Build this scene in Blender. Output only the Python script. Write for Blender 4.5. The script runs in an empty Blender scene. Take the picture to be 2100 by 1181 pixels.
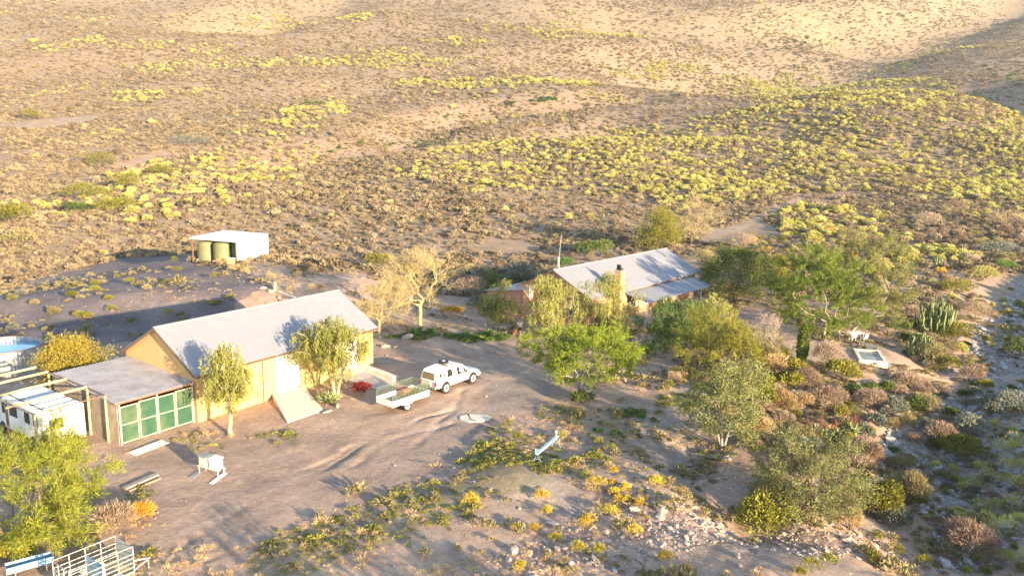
import bpy, math, numpy as np
from mathutils import Matrix, Vector

# ---------------------------------------------------------------- camera, light, exposure
SC = bpy.context.scene
COL = SC.collection
F_PX, CX, CY = 1650.0, 1050.0, 590.5              # focal length and centre in photograph pixels (2100 wide)
PITCH, ROLL = math.radians(11.455), math.radians(1.19)
CAM = np.array([0.0, 0.0, 19.5])
_fw = np.array([0, math.cos(PITCH), -math.sin(PITCH)])
_up0 = np.array([0, math.sin(PITCH), math.cos(PITCH)])
_r0 = np.array([1.0, 0, 0])
_rt = _r0 * math.cos(ROLL) + _up0 * math.sin(ROLL)
_up = _up0 * math.cos(ROLL) - _r0 * math.sin(ROLL)
cam_data = bpy.data.cameras.new('camera')
cam_data.sensor_width = 36.0
cam_data.lens = 36.0 * F_PX / 2100.0
cam_data.clip_start = 0.5
cam_data.clip_end = 6000.0
cam = bpy.data.objects.new('camera', cam_data)
COL.objects.link(cam)
cam.matrix_world = Matrix(((_rt[0], _up[0], -_fw[0], CAM[0]), (_rt[1], _up[1], -_fw[1], CAM[1]),
                           (_rt[2], _up[2], -_fw[2], CAM[2]), (0, 0, 0, 1)))
SC.camera = cam

SUN_AZ, SUN_EL = math.radians(137.0), math.radians(11.0)   # clockwise from +Y
sdir = Vector((math.sin(SUN_AZ) * math.cos(SUN_EL), math.cos(SUN_AZ) * math.cos(SUN_EL), math.sin(SUN_EL)))
sun_data = bpy.data.lights.new('sun', 'SUN')
sun_data.energy = 5.0
sun_data.angle = math.radians(0.6)
sun_data.color = (1.0, 0.77, 0.50)
sun = bpy.data.objects.new('sun', sun_data)
COL.objects.link(sun)
sun.rotation_euler = (-sdir).to_track_quat('-Z', 'Y').to_euler()
sun.location = (40, -40, 60)

world = bpy.data.worlds.new('World')
SC.world = world
world.use_nodes = True
_n = world.node_tree.nodes
_bg = _n.get('Background') or _n.new('ShaderNodeBackground')
_sky = _n.new('ShaderNodeTexSky')
_sky.sky_type = 'NISHITA'
_sky.sun_disc = False
_sky.sun_elevation = SUN_EL
_sky.sun_rotation = SUN_AZ
_sky.air_density = 1.0
_sky.dust_density = 0.3
_sky.ozone_density = 1.7
world.node_tree.links.new(_sky.outputs['Color'], _bg.inputs['Color'])
_bg.inputs['Strength'].default_value = 0.14
SC.view_settings.view_transform = 'Standard'
SC.view_settings.look = 'None'
SC.view_settings.exposure = 1.95
SC.view_settings.gamma = 1.0
try:
    SC.cycles.max_bounces = 6
    SC.cycles.diffuse_bounces = 3
    SC.cycles.transparent_max_bounces = 4
except Exception:
    pass

# ---------------------------------------------------------------- small helpers
def ray(px, py):
    return _fw + _rt * (px - CX) / F_PX - _up * (py - CY) / F_PX

def atz(px, py, z=0.0):
    v = ray(px, py)
    return CAM + v * ((z - CAM[2]) / v[2])

def rng(seed):
    return np.random.default_rng(seed)

def props(o, label=None, cat=None, group=None, kind=None):
    if label: o['label'] = label
    if cat: o['category'] = cat
    if group: o['group'] = group
    if kind: o['kind'] = kind
    return o

def empty(name, loc=(0, 0, 0), rz=0.0, label=None, cat=None, group=None):
    o = bpy.data.objects.new(name, None)
    COL.objects.link(o)
    o.empty_display_size = 0.3
    o.location = loc
    o.rotation_euler = (0, 0, rz)
    return props(o, label, cat, group)

def link(name, me, mats=None, parent=None, loc=None, rz=None):
    o = bpy.data.objects.new(name, me)
    COL.objects.link(o)
    if mats is not None:
        for m in (mats if isinstance(mats, (list, tuple)) else [mats]):
            if len(me.materials) < len(mats if isinstance(mats, (list, tuple)) else [mats]):
                me.materials.append(m)
    if parent: o.parent = parent
    if loc is not None: o.location = loc
    if rz is not None: o.rotation_euler = (0, 0, rz)
    return o

def quads_mesh(name, V, nq, v=None, smooth=False):
    """V: (4*nq,3) unshared quads; v: per-face float attribute"""
    me = bpy.data.meshes.new(name)
    me.vertices.add(4 * nq)
    me.vertices.foreach_set('co', np.ascontiguousarray(V, np.float32).ravel())
    me.loops.add(4 * nq)
    me.loops.foreach_set('vertex_index', np.arange(4 * nq, dtype=np.int32))
    me.polygons.add(nq)
    me.polygons.foreach_set('loop_start', np.arange(0, 4 * nq, 4, dtype=np.int32))
    if v is not None:
        a = me.attributes.new('v', 'FLOAT', 'FACE')
        a.data.foreach_set('value', np.ascontiguousarray(v, np.float32))
    me.update(calc_edges=True)
    return me

def indexed_mesh(name, V, Fq, smooth=False):
    me = bpy.data.meshes.new(name)
    V = np.ascontiguousarray(V, np.float32); Fq = np.ascontiguousarray(Fq, np.int32)
    me.vertices.add(len(V)); me.vertices.foreach_set('co', V.ravel())
    n, k = Fq.shape
    me.loops.add(n * k); me.loops.foreach_set('vertex_index', Fq.ravel())
    me.polygons.add(n); me.polygons.foreach_set('loop_start', np.arange(0, n * k, k, dtype=np.int32))
    me.polygons.foreach_set('use_smooth', np.full(n, bool(smooth)))
    me.update(calc_edges=True)
    return me

class MB:
    """collects boxes, prisms, tubes, discs; build() links them as ONE mesh object"""
    def __init__(s): s.v, s.f, s.sm = [], [], []
    def add(s, vs, fs, sm=False):
        k = len(s.v); s.v += [tuple(map(float, p)) for p in vs]
        s.f += [tuple(i + k for i in f) for f in fs]; s.sm += [sm] * len(fs)
        return s
    def hexa(s, p):                                  # 8 points: bottom 4, top 4
        return s.add(p, [(3, 2, 1, 0), (4, 5, 6, 7), (0, 1, 5, 4), (1, 2, 6, 5), (2, 3, 7, 6), (3, 0, 4, 7)])
    def box(s, x0, x1, y0, y1, z0, z1):
        return s.hexa([(x0, y0, z0), (x1, y0, z0), (x1, y1, z0), (x0, y1, z0), (x0, y0, z1), (x1, y0, z1), (x1, y1, z1), (x0, y1, z1)])
    def bbox(s, x0, x1, y0, y1, z0, z1, b=.02):      # box with chamfered edges (octagonal plan, chamfered top)
        def ring(d, z): 
            a0, a1, c0, c1 = x0 + d, x1 - d, y0 + d, y1 - d
            return [(a0 + b, c0, z), (a1 - b, c0, z), (a1, c0 + b, z), (a1, c1 - b, z), (a1 - b, c1, z), (a0 + b, c1, z), (a0, c1 - b, z), (a0, c0 + b, z)]
        R = [ring(b, z0), ring(0, z0 + b), ring(0, z1 - b), ring(b, z1)]
        vs = sum(R, []); fs = [tuple(range(7, -1, -1)), tuple(range(24, 32))]
        for k in range(3):
            for i in range(8):
                j = (i + 1) % 8; fs.append((k * 8 + i, k * 8 + j, k * 8 + 8 + j, k * 8 + 8 + i))
        return s.add(vs, fs)
    def slab(s, pts, t):                             # quad (top surface) with thickness t downward
        p = [np.array(q, float) for q in pts]
        return s.hexa([q - np.array([0, 0, t]) for q in p] + p)
    def poly(s, pts, d):                             # planar polygon extruded by vector d
        n = len(pts); d = np.array(d, float); P = [np.array(p, float) for p in pts]
        vs = P + [p + d for p in P]
        fs = [tuple(range(n - 1, -1, -1)), tuple(range(n, 2 * n))] + [(i, (i + 1) % n, n + (i + 1) % n, n + i) for i in range(n)]
        return s.add(vs, fs)
    def tube(s, pts, r, n=6, caps=True):
        P = [np.array(p, float) for p in pts]
        rr = r if isinstance(r, (list, tuple)) else [r] * len(P)
        vs, fs = [], []
        for i, p in enumerate(P):
            t = P[min(i + 1, len(P) - 1)] - P[max(i - 1, 0)]; t /= np.linalg.norm(t) + 1e-9
            a = np.cross(t, (0, 0, 1.0) if abs(t[2]) < .9 else (1.0, 0, 0)); a /= np.linalg.norm(a); b = np.cross(t, a)
            for k in range(n):
                w = 2 * math.pi * k / n; vs.append(p + rr[i] * (a * math.cos(w) + b * math.sin(w)))
        for i in range(len(P) - 1):
            for k in range(n):
                j = (k + 1) % n; fs.append((i * n + k, i * n + j, i * n + n + j, i * n + n + k))
        s.add(vs, fs, True)
        if caps:
            m = len(P) - 1
            s.add(vs[:n], [tuple(range(n - 1, -1, -1))]); s.add(vs[m * n:], [tuple(range(n))])
        return s
    def lathe(s, prof, n=24, c=(0, 0, 0), axis='z'):  # profile of (r, h)
        vs, fs = [], []
        for (r, h) in prof:
            for k in range(n):
                w = 2 * math.pi * k / n
                q = (r * math.cos(w), r * math.sin(w), h)
                if axis == 'y': q = (q[0], q[2], q[1])
                if axis == 'x': q = (q[2], q[0], q[1])
                vs.append((q[0] + c[0], q[1] + c[1], q[2] + c[2]))
        for i in range(len(prof) - 1):
            for k in range(n):
                j = (k + 1) % n
                f = (i * n + k, i * n + j, i * n + n + j, i * n + n + k)
                fs.append(f if axis != 'y' else f[::-1])
        s.add(vs, fs, True)
        return s
    def build(s, name, m=None, parent=None, loc=None, rz=None):
        me = bpy.data.meshes.new(name)
        me.from_pydata(s.v, [], s.f); me.polygons.foreach_set('use_smooth', s.sm); me.update()
        return link(name, me, m, parent, loc, rz)

# ---------------------------------------------------------------- materials
def _newmat(name):
    m = bpy.data.materials.new(name); m.use_nodes = True
    nt = m.node_tree; b = nt.nodes.get('Principled BSDF')
    return m, nt, nt.nodes, nt.links, b

def mat(name, c, c2=None, scale=3.0, rough=.75, metal=0.0, bump=0.0, bscale=30.0, spec=.4, streak=None, wave=None, stain=None):
    """noise-mottled surface; streak stretches the mottling downwards; wave=(axis, scale, strength) corrugation; stain=(colour, amount)"""
    m, nt, N, L, b = _newmat(name)
    tc = N.new('ShaderNodeTexCoord'); mp = N.new('ShaderNodeMapping')
    L.new(tc.outputs['Object'], mp.inputs['Vector'])
    if streak: mp.inputs['Scale'].default_value = (1, 1, streak)
    nz = N.new('ShaderNodeTexNoise'); nz.inputs['Scale'].default_value = scale; nz.inputs['Detail'].default_value = 7; nz.inputs['Roughness'].default_value = .65
    L.new(mp.outputs['Vector'], nz.inputs['Vector'])
    rp = N.new('ShaderNodeValToRGB'); c2 = c2 or tuple(k * .72 for k in c)
    rp.color_ramp.elements[0].position = .35; rp.color_ramp.elements[1].position = .66
    rp.color_ramp.elements[0].color = (*c2, 1); rp.color_ramp.elements[1].color = (*c, 1)
    L.new(nz.outputs['Fac'], rp.inputs['Fac'])
    out = rp.outputs['Color']
    if stain:
        n2 = N.new('ShaderNodeTexNoise'); n2.inputs['Scale'].default_value = scale * .35; n2.inputs['Detail'].default_value = 9
        mp2 = N.new('ShaderNodeMapping'); mp2.inputs['Location'].default_value = (7, 3, 5); L.new(tc.outputs['Object'], mp2.inputs['Vector']); L.new(mp2.outputs['Vector'], n2.inputs['Vector'])
        r2 = N.new('ShaderNodeValToRGB'); r2.color_ramp.elements[0].position = .5; r2.color_ramp.elements[1].position = .7
        r2.color_ramp.elements[1].color = (stain[1],) * 3 + (1,)
        r2.color_ramp.elements[0].color = (0, 0, 0, 1)
        L.new(n2.outputs['Fac'], r2.inputs['Fac'])
        mx = N.new('ShaderNodeMixRGB'); mx.inputs['Color2'].default_value = (*stain[0], 1)
        L.new(r2.outputs['Color'], mx.inputs['Fac']); L.new(out, mx.inputs['Color1']); out = mx.outputs['Color']
    L.new(out, b.inputs['Base Color'])
    b.inputs['Roughness'].default_value = rough; b.inputs['Metallic'].default_value = metal
    b.inputs['Specular IOR Level'].default_value = spec
    h = None
    if bump:
        n3 = N.new('ShaderNodeTexNoise'); n3.inputs['Scale'].default_value = bscale; n3.inputs['Detail'].default_value = 6
        L.new(tc.outputs['Object'], n3.inputs['Vector'])
        bp = N.new('ShaderNodeBump'); bp.inputs['Strength'].default_value = bump; bp.inputs['Distance'].default_value = .03
        L.new(n3.outputs['Fac'], bp.inputs['Height']); h = bp
    if wave:
        wv = N.new('ShaderNodeTexWave'); wv.wave_type = 'BANDS'; wv.bands_direction = wave[0]; wv.inputs['Scale'].default_value = wave[1]
        L.new(tc.outputs['Object'], wv.inputs['Vector'])
        b2 = N.new('ShaderNodeBump'); b2.inputs['Strength'].default_value = wave[2]; b2.inputs['Distance'].default_value = .03
        L.new(wv.outputs['Fac'], b2.inputs['Height'])
        if h: L.new(h.outputs['Normal'], b2.inputs['Normal'])
        h = b2
    if h: L.new(h.outputs['Normal'], b.inputs['Normal'])
    return m

def leafmat(name, cols, trans=.25, var=.35, tint=.5):
    """leaf colours chosen per leaf (face attribute v) and varied per plant"""
    m, nt, N, L, b = _newmat(name)
    N.remove(b)
    at = N.new('ShaderNodeAttribute'); at.attribute_name = 'v'
    oi = N.new('ShaderNodeObjectInfo')
    rp = N.new('ShaderNodeValToRGB'); e = rp.color_ramp.elements
    while len(e) < len(cols): e.new(.5)
    for i, c in enumerate(cols):
        e[i].position = i / max(1, len(cols) - 1); e[i].color = (*c, 1)
    ad = N.new('ShaderNodeMath'); ad.operation = 'MULTIPLY_ADD'; ad.inputs[1].default_value = tint; 
    L.new(oi.outputs['Random'], ad.inputs[0])
    ms = N.new('ShaderNodeMath'); ms.operation = 'MULTIPLY_ADD'; ms.inputs[1].default_value = 1 - tint; ms.inputs[2].default_value = 0
    L.new(at.outputs['Fac'], ms.inputs[0]); L.new(ms.outputs[0], ad.inputs[2])
    L.new(ad.outputs[0], rp.inputs['Fac'])
    br = N.new('ShaderNodeMath'); br.operation = 'MULTIPLY_ADD'; br.inputs[1].default_value = var; br.inputs[2].default_value = 1 - var / 2
    mm = N.new('ShaderNodeMath'); mm.operation = 'FRACT'
    k = N.new('ShaderNodeMath'); k.operation = 'MULTIPLY'; k.inputs[1].default_value = 17.31
    L.new(oi.outputs['Random'], k.inputs[0]); L.new(k.outputs[0], mm.inputs[0]); L.new(mm.outputs[0], br.inputs[0])
    mu = N.new('ShaderNodeMixRGB'); mu.blend_type = 'MULTIPLY'; mu.inputs['Fac'].default_value = 1
    L.new(rp.outputs['Color'], mu.inputs['Color1']); L.new(br.outputs[0], mu.inputs['Color2'])
    d = N.new('ShaderNodeBsdfDiffuse'); t = N.new('ShaderNodeBsdfTranslucent'); mix = N.new('ShaderNodeMixShader')
    mix.inputs['Fac'].default_value = trans
    L.new(mu.outputs['Color'], d.inputs['Color']); L.new(mu.outputs['Color'], t.inputs['Color'])
    L.new(d.outputs[0], mix.inputs[1]); L.new(t.outputs[0], mix.inputs[2])
    L.new(mix.outputs[0], N['Material Output'].inputs['Surface'])
    return m
# ---------------------------------------------------------------- terrain
def smooth(t):
    t = np.clip(t, 0, 1); return t * t * (3 - 2 * t)

_wr = rng(5)
def waves(x, y, wl, n, seed):
    g = rng(seed); s = 0
    for i in range(n):
        th = g.uniform(0, 2 * math.pi); k = 2 * math.pi / (wl * g.uniform(.7, 1.4)); ph = g.uniform(0, 6.28)
        s = s + np.sin((x * math.cos(th) + y * math.sin(th)) * k + ph)
    return s / math.sqrt(n)

def vnoise(x, y, cell, seed):
    """smooth value noise 0..1"""
    u = x / cell; w = y / cell
    iu = np.floor(u).astype(np.int64); iw = np.floor(w).astype(np.int64); fu = smooth(u - iu); fv = smooth(w - iw)
    def h(a, b):
        n = (a * 374761393 + b * 668265263 + seed * 974711) & 0x7fffffff
        n = ((n ^ (n >> 13)) * 1274126177) & 0x7fffffff
        return ((n ^ (n >> 16)) & 0xffff) / 65535.0
    return (h(iu, iw) * (1 - fu) + h(iu + 1, iw) * fu) * (1 - fv) + (h(iu, iw + 1) * (1 - fu) + h(iu + 1, iw + 1) * fu) * fv

def fbm(x, y, cell, seed, oc=4):
    s = 0; a = .5; t = 0
    for i in range(oc):
        s = s + a * vnoise(x, y, cell / 2 ** i, seed + i); t += a; a *= .5
    return s / t

_ry = np.arange(-200, 4001, 5.0)
_rz = np.interp(_ry, [-200, 100, 140, 230, 330, 480, 700, 950, 1400, 2500, 4000], [0, 0, 0, 4.5, 17.5, 47, 110, 184, 330, 720, 1250])
_kk = np.exp(-.5 * (np.arange(-8, 9) / 3.0) ** 2); _kk /= _kk.sum()
_rz = np.convolve(np.pad(_rz, 8, 'edge'), _kk, 'valid')

def polydist(x, y, P):
    """distance to polyline"""
    best = np.full(np.shape(x), 1e9)
    for (ax, ay), (bx, by) in zip(P[:-1], P[1:]):
        dx, dy = bx - ax, by - ay
        t = np.clip(((x - ax) * dx + (y - ay) * dy) / (dx * dx + dy * dy), 0, 1)
        best = np.minimum(best, np.hypot(x - ax - t * dx, y - ay - t * dy))
    return best

def H0(x, y):
    x = np.asarray(x, float); y = np.asarray(y, float)
    far = smooth((y - 105) / 80)
    z = np.interp(y, _ry, _rz)
    z = z + far * (waves(x, y, 75, 6, 11) * .7 + waves(x, y, 190, 5, 12) * np.clip((y - 150) / 90, 0, 3.2))
    z = z + 13 * np.exp(-((x - 185) / 110) ** 2 - ((y - 330) / 85) ** 2)              # knoll on the right
    z = z + 62 * np.exp(-((x - 350) / 62) ** 2 - ((y - 330) / 90) ** 2)               # unseen hill added beyond the right edge to shade the far slope
    r = ((x + 41) / 33) ** 2 + ((y - 94) / 20) ** 2
    z = z + 2.0 * smooth((1.0 - r) * 1.6)                                             # gravel shelf behind the long shed
    return z

def march(fn, px, py, t0=24.0):
    v = ray(px, py)
    t = t0 * 1.012 ** np.arange(0, 430)
    P = CAM[:, None] + v[:, None] * t
    below = np.nonzero(P[2] < fn(P[0], P[1]))[0]
    if len(below) == 0: i = len(t) - 1
    else: i = below[0]
    a, b = t[max(i - 1, 0)], t[i]
    for _ in range(18):
        m = .5 * (a + b); p = CAM + v * m
        if p[2] < float(fn(p[0], p[1])): b = m
        else: a = m
    return CAM + v * b

def w0(pts): return [tuple(march(H0, *p)[:2]) for p in pts]

# troughs: polyline, depth, half width
_TR = [
    (w0([(-250, 580), (0, 535), (200, 496), (390, 470), (600, 482), (800, 505), (1000, 518), (1180, 535)]), 2.9, 13.0),
    (w0([(560, 318), (680, 305), (830, 285), (1000, 277), (1250, 268), (1500, 256), (1600, 262)]), 5.0, 11.0),
    (w0([(820, 268), (900, 240), (1000, 220), (1150, 203), (1300, 190)]), 6.8, 10.5),
    (w0([(1490, 122), (1560, 104), (1640, 100), (1750, 80), (1850, 45), (1960, 10), (2060, -20)]), 30.0, 44.0),
    (w0([(1720, 130), (1830, 135), (1960, 155), (2100, 195), (2260, 240)]), 12.0, 20.0),
    (w0([(500, 42), (600, 12), (660, -10)]), 20.0, 30.0),
    (w0([(1280, 46), (1500, 42), (1700, 30)]), 14.0, 26.0),
    (w0([(250, 345), (300, 335), (420, 300)]), 1.6, 6.0),
    (w0([(880, 425), (1000, 450), (1100, 470)]), 1.0, 5.0),
    (w0([(2180, 540), (2100, 585), (2060, 640), (2040, 700), (2030, 770), (1990, 840), (1960, 900), (1990, 1000), (2100, 1110), (2240, 1200)]), 2.2, 4.5),
    (w0([(1960, 900), (1850, 880), (1760, 850), (1650, 870)]), 1.1, 3.0),
    (w0([(1960, 900), (1880, 960), (1830, 1010), (1900, 1090)]), .9, 3.0),
    (w0([(1400, 915), (1460, 950), (1500, 1000), (1540, 1070)]), 1.3, 1.9),
]
_RUTS = [
    ([(380, 1120), (470, 1060), (560, 1010), (650, 965), (730, 925), (790, 890), (860, 860), (920, 840)], .13, .17),
    ([(440, 1120), (560, 1050), (660, 990), (740, 950), (800, 905), (850, 885), (930, 868)], .14, .19),
    ([(430, 1145), (560, 1095), (680, 1030), (760, 980), (830, 930), (870, 895), (900, 870), (930, 840), (950, 800)], .11, .2),
    ([(560, 1000), (640, 960), (700, 930), (760, 900)], .10, .16),
]
_RUTS = [(w0(p), d, s) for p, d, s in _RUTS]
_MOUND = w0([(1060, 985), (1180, 985), (1300, 1000), (1420, 1055), (1520, 1130), (1600, 1180)])

def H(x, y):
    x = np.asarray(x, float); y = np.asarray(y, float)
    z = H0(x, y)
    for P, d, s in _TR:
        a = np.array(P); m = 4 * s
        k = (x > a[:, 0].min() - m) & (x < a[:, 0].max() + m) & (y > a[:, 1].min() - m) & (y < a[:, 1].max() + m)
        if not np.any(k): continue
        dd = polydist(x, y, P)
        z = z - d * np.exp(-.5 * (dd / s) ** 2)
    near = (y > 20) & (y < 90) & (np.abs(x) < 40)
    if np.any(near):
        wx = x + .35 * (fbm(x, y, 1.7, 31, 2) - .5) * 2; wy = y + .35 * (fbm(x, y, 1.7, 41, 2) - .5) * 2
        for P, d, s in _RUTS:
            z = z - d * np.exp(-.5 * (polydist(wx, wy, P) / s) ** 2) * smooth((fbm(x, y, 3.5, 51, 2) - .2) * 2.2)
        z = z + .75 * np.exp(-.5 * (polydist(x, y, _MOUND) / 2.1) ** 2)
        z = z + (fbm(x, y, 2.2, 61, 4) - .5) * .13 * smooth((1.0 - np.abs(y - 50) / 45) * 3)
    # right bank of the stream bed, beyond the frame
    z = z + 1.8 * smooth((x - (.655 * y + 7.5)) / 9) * smooth((y - 8) / 12) * smooth((135 - y) / 30) * (.65 + .5 * vnoise(x, y, 14, 77))
    z = z + (fbm(x, y, 9, 71, 3) - .5) * .5 * smooth((np.hypot(x + 5, y - 58) - 22) / 20) + (fbm(x, y, 3.2, 73, 4) - .5) * .5 * smooth((x - 4 - .02 * y) / 6) * smooth((95 - y) / 20)
    return z

def gp(px, py):
    return march(H, px, py)

def hz(x, y): return float(H(np.array([x]), np.array([y]))[0])

def inpoly(x, y, P):
    c = np.zeros(np.shape(x), bool); n = len(P); j = n - 1
    for i in range(n):
        xi, yi = P[i]; xj, yj = P[j]
        if yi != yj:
            c ^= ((yi > y) != (yj > y)) & (x < (xj - xi) * (y - yi) / (yj - yi) + xi)
        j = i
    return c

def gpoly(pts): return [tuple(gp(*p)[:2]) for p in pts]

_TRACK = gpoly([(250, 1175), (420, 1090), (600, 1000), (760, 925), (880, 860), (960, 800), (990, 750), (960, 715), (880, 690), (840, 680)])
_TRACK2 = gpoly([(700, 960), (860, 880), (980, 815), (1080, 745), (1140, 720), (1250, 760), (1420, 790)])
MASK = {k: [gpoly(p) for p in v] for k, v in dict(
    gravel=[[(-150, 625), (0, 590), (130, 556), (260, 522), (390, 517), (500, 545), (565, 585), (520, 620), (300, 700), (90, 735), (-150, 720)]],
    weed=[[(960, 900), (1010, 868), (1090, 895), (1150, 900), (1160, 945), (1260, 905), (1230, 960), (1130, 1000), (1000, 1005), (880, 1010), (930, 960)],
          [(430, 1190), (560, 1110), (700, 1050), (850, 1000), (1000, 1000), (960, 1060), (800, 1100), (650, 1190)],
          [(925, 690), (1005, 676), (1035, 692), (965, 706), (930, 703)], [(1100, 840), (1150, 828), (1210, 842), (1190, 862), (1120, 862)],
          [(1260, 850), (1300, 847), (1345, 868), (1330, 880), (1280, 866)], [(495, 900), (560, 880), (625, 890), (600, 912), (520, 922)],
          [(345, 905), (385, 885), (455, 905), (440, 925)], [(180, 1040), (260, 1010), (300, 1030), (220, 1062)], [(260, 1190), (300, 1130), (370, 1120), (360, 1190)],
          [(790, 690), (840, 672), (910, 680), (850, 700)], [(1340, 800), (1420, 790), (1440, 840), (1360, 850)]],
    rock=[[(960, 1190), (1000, 1120), (1150, 1060), (1290, 1000), (1420, 1045), (1560, 1110), (1690, 1060), (1820, 1110), (1900, 1190)],
          [(1480, 860), (1560, 800), (1640, 830), (1720, 880), (1740, 940), (1640, 960), (1560, 920)], [(1400, 925), (1500, 930), (1520, 1010), (1440, 980)],
          [(1760, 800), (1900, 790), (1930, 850), (1790, 850)]],
    river=[[(2110, 575), (2070, 600), (2010, 670), (1985, 740), (1960, 800), (1900, 850), (1800, 870), (1800, 930), (1870, 1020), (1920, 1120), (1950, 1190), (2110, 1190)]],
    pale=[[(1080, 480), (1480, 470), (1600, 420), (1640, 400), (1650, 415), (1500, 482), (1400, 500)], [(0, 262), (60, 246), (210, 236), (205, 246), (60, 266)],
          [(1900, 500), (2000, 520), (2060, 550), (1980, 560)], [(490, 520), (560, 540), (700, 620), (640, 625), (540, 565), (470, 540)]],
).items()}

def maskval(key, x, y, warp=1.0, seed=3):
    wx = x + warp * (fbm(x, y, 3.0 * warp + .5, seed, 3) - .5) * 4; wy = y + warp * (fbm(x, y, 3.0 * warp + .5, seed + 9, 3) - .5) * 4
    r = np.zeros(np.shape(x))
    for P in MASK[key]: r = np.maximum(r, inpoly(wx, wy, P))
    return r

def axis(lo0, lo, hi, hi1, step, gl, gh):
    c = list(np.arange(lo, hi, step)); s = step; v = c[-1]
    while v < hi1: s *= gh; v += s; c.append(v)
    s = step; v = c[0]; pre = []
    while v > lo0: s *= gl; v -= s; pre.append(v)
    return np.array(pre[::-1] + c)

def make_terrain():
    gx = axis(-950, -33, 38, 950, .16, 1.055, 1.055); gy = axis(-90, 30, 80, 1350, .16, 1.09, 1.025)
    X, Y = np.meshgrid(gx, gy); Z = H(X, Y)
    ny, nx = X.shape
    V = np.stack([X, Y, Z], -1).reshape(-1, 3)
    i = (np.arange(ny - 1)[:, None] * nx + np.arange(nx - 1)[None, :]).ravel()
    Fq = np.stack([i, i + 1, i + nx + 1, i + nx], 1)
    me = indexed_mesh('ground', V, Fq, True)
    x, y = X.ravel(), Y.ravel()
    tan = np.array([.40, .295, .22]); hill = np.array([.31, .23, .155]); grav = np.array([.14, .124, .132]); weed = np.array([.17, .17, .075])
    rock = np.array([.42, .32, .25]); riv = np.array([.30, .275, .25]); pale = np.array([.46, .35, .25])
    def mixc(c, d, k): return c * (1 - k[:, None]) + d * k[:, None]
    c = mixc(np.tile(tan, (len(x), 1)), hill, smooth((y - 95) / 30))
    c = mixc(c, np.array([.31, .235, .185]), smooth((fbm(x, y, 14, 131) - .5) * 5) * .55)
    c = mixc(c, np.array([.27, .24, .21]), .7 * smooth((fbm(x, y, 5, 137) - .47) * 6) * smooth((x - (-8 + .0 * y)) / 8) * (y < 60))
    c = mixc(c, grav, maskval('gravel', x, y, 2.0) * (.6 + .4 * smooth((fbm(x, y, 7, 133, 5) - .3) * 2.5)))
    c = mixc(c, riv, maskval('river', x, y, 1.2) * .9)
    c = mixc(c, rock, maskval('rock', x, y, 1.2) * .6)
    c = mixc(c, pale, maskval('pale', x, y, .8) * .45)
    nr = (y < 85) & (np.abs(x) < 40)
    for T in (_TRACK, _TRACK2):
        for off in (-.75, .75):
            a_ = np.array(T); d_ = np.gradient(a_, axis=0); d_ = d_ / np.linalg.norm(d_, axis=1, keepdims=True); b_ = a_ + np.stack([-d_[:, 1], d_[:, 0]], 1) * off
            k_ = np.zeros(len(x)); k_[nr] = np.exp(-.5 * (polydist(x[nr] + .25 * (fbm(x[nr], y[nr], 2.5, 151, 2) - .5), y[nr], [tuple(q) for q in b_]) / .17) ** 2) * smooth((fbm(x[nr], y[nr], 3, 153) - .3) * 3)
            c = mixc(c, np.array([.44, .35, .28]), k_ * .55)
    wd = maskval('weed', x, y, .8)
    c = mixc(c, weed, wd * smooth((fbm(x, y, 1.3, 141) - .35) * 5) * .5)
    far = smooth((y - 420) / 300)
    c = mixc(c, np.array([.30, .235, .14]), far * .5)
    a = me.attributes.new('Col', 'FLOAT_COLOR', 'POINT')
    a.data.foreach_set('color', np.concatenate([c, np.ones((len(x), 1))], 1).astype(np.float32).ravel())
    st = np.maximum(maskval('rock', x, y, 1.2), maskval('river', x, y, 1.2) * .8)
    a = me.attributes.new('stones', 'FLOAT', 'POINT'); a.data.foreach_set('value', st.astype(np.float32))
    m, nt, N, L, b = _newmat('ground')
    tc = N.new('ShaderNodeTexCoord'); ca = N.new('ShaderNodeAttribute'); ca.attribute_name = 'Col'; sa = N.new('ShaderNodeAttribute'); sa.attribute_name = 'stones'
    def noise(s, d=8, r=.65):
        n = N.new('ShaderNodeTexNoise'); n.inputs['Scale'].default_value = s; n.inputs['Detail'].default_value = d; n.inputs['Roughness'].default_value = r
        L.new(tc.outputs['Object'], n.inputs['Vector']); return n
    def ramp(src, p0, c0, p1, c1):
        r = N.new('ShaderNodeValToRGB'); e = r.color_ramp.elements
        e[0].position, e[1].position = p0, p1; e[0].color = (*c0, 1); e[1].color = (*c1, 1); L.new(src, r.inputs['Fac']); return r
    def mul(a_, b_, f=1):
        k = N.new('ShaderNodeMixRGB'); k.blend_type = 'MULTIPLY'; k.inputs['Fac'].default_value = f; L.new(a_, k.inputs['Color1']); L.new(b_, k.inputs['Color2']); return k
    n1 = noise(.35, 10); n2 = noise(2.6, 8, .7)
    r1 = ramp(n1.outputs['Fac'], .3, (.72, .70, .70), .7, (1.18, 1.16, 1.12)); r2 = ramp(n2.outputs['Fac'], .3, (.74, .73, .74), .72, (1.2, 1.2, 1.2))
    o = mul(mul(ca.outputs['Color'], r1.outputs['Color']).outputs[0], r2.outputs['Color'])
    n3 = noise(13.0, 5, .75); r3 = ramp(n3.outputs['Fac'], .3, (.72, .72, .74), .7, (1.25, 1.24, 1.22)); o = mul(o.outputs[0], r3.outputs['Color'])
    vo = N.new('ShaderNodeTexVoronoi'); vo.inputs['Scale'].default_value = 3.2; L.new(tc.outputs['Object'], vo.inputs['Vector'])
    rv = ramp(vo.outputs['Color'], .2, (.6, .58, .58), .9, (1.5, 1.42, 1.36))
    fx = N.new('ShaderNodeMath'); fx.operation = 'MULTIPLY'; fx.inputs[1].default_value = .8; L.new(sa.outputs['Fac'], fx.inputs[0])
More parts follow.
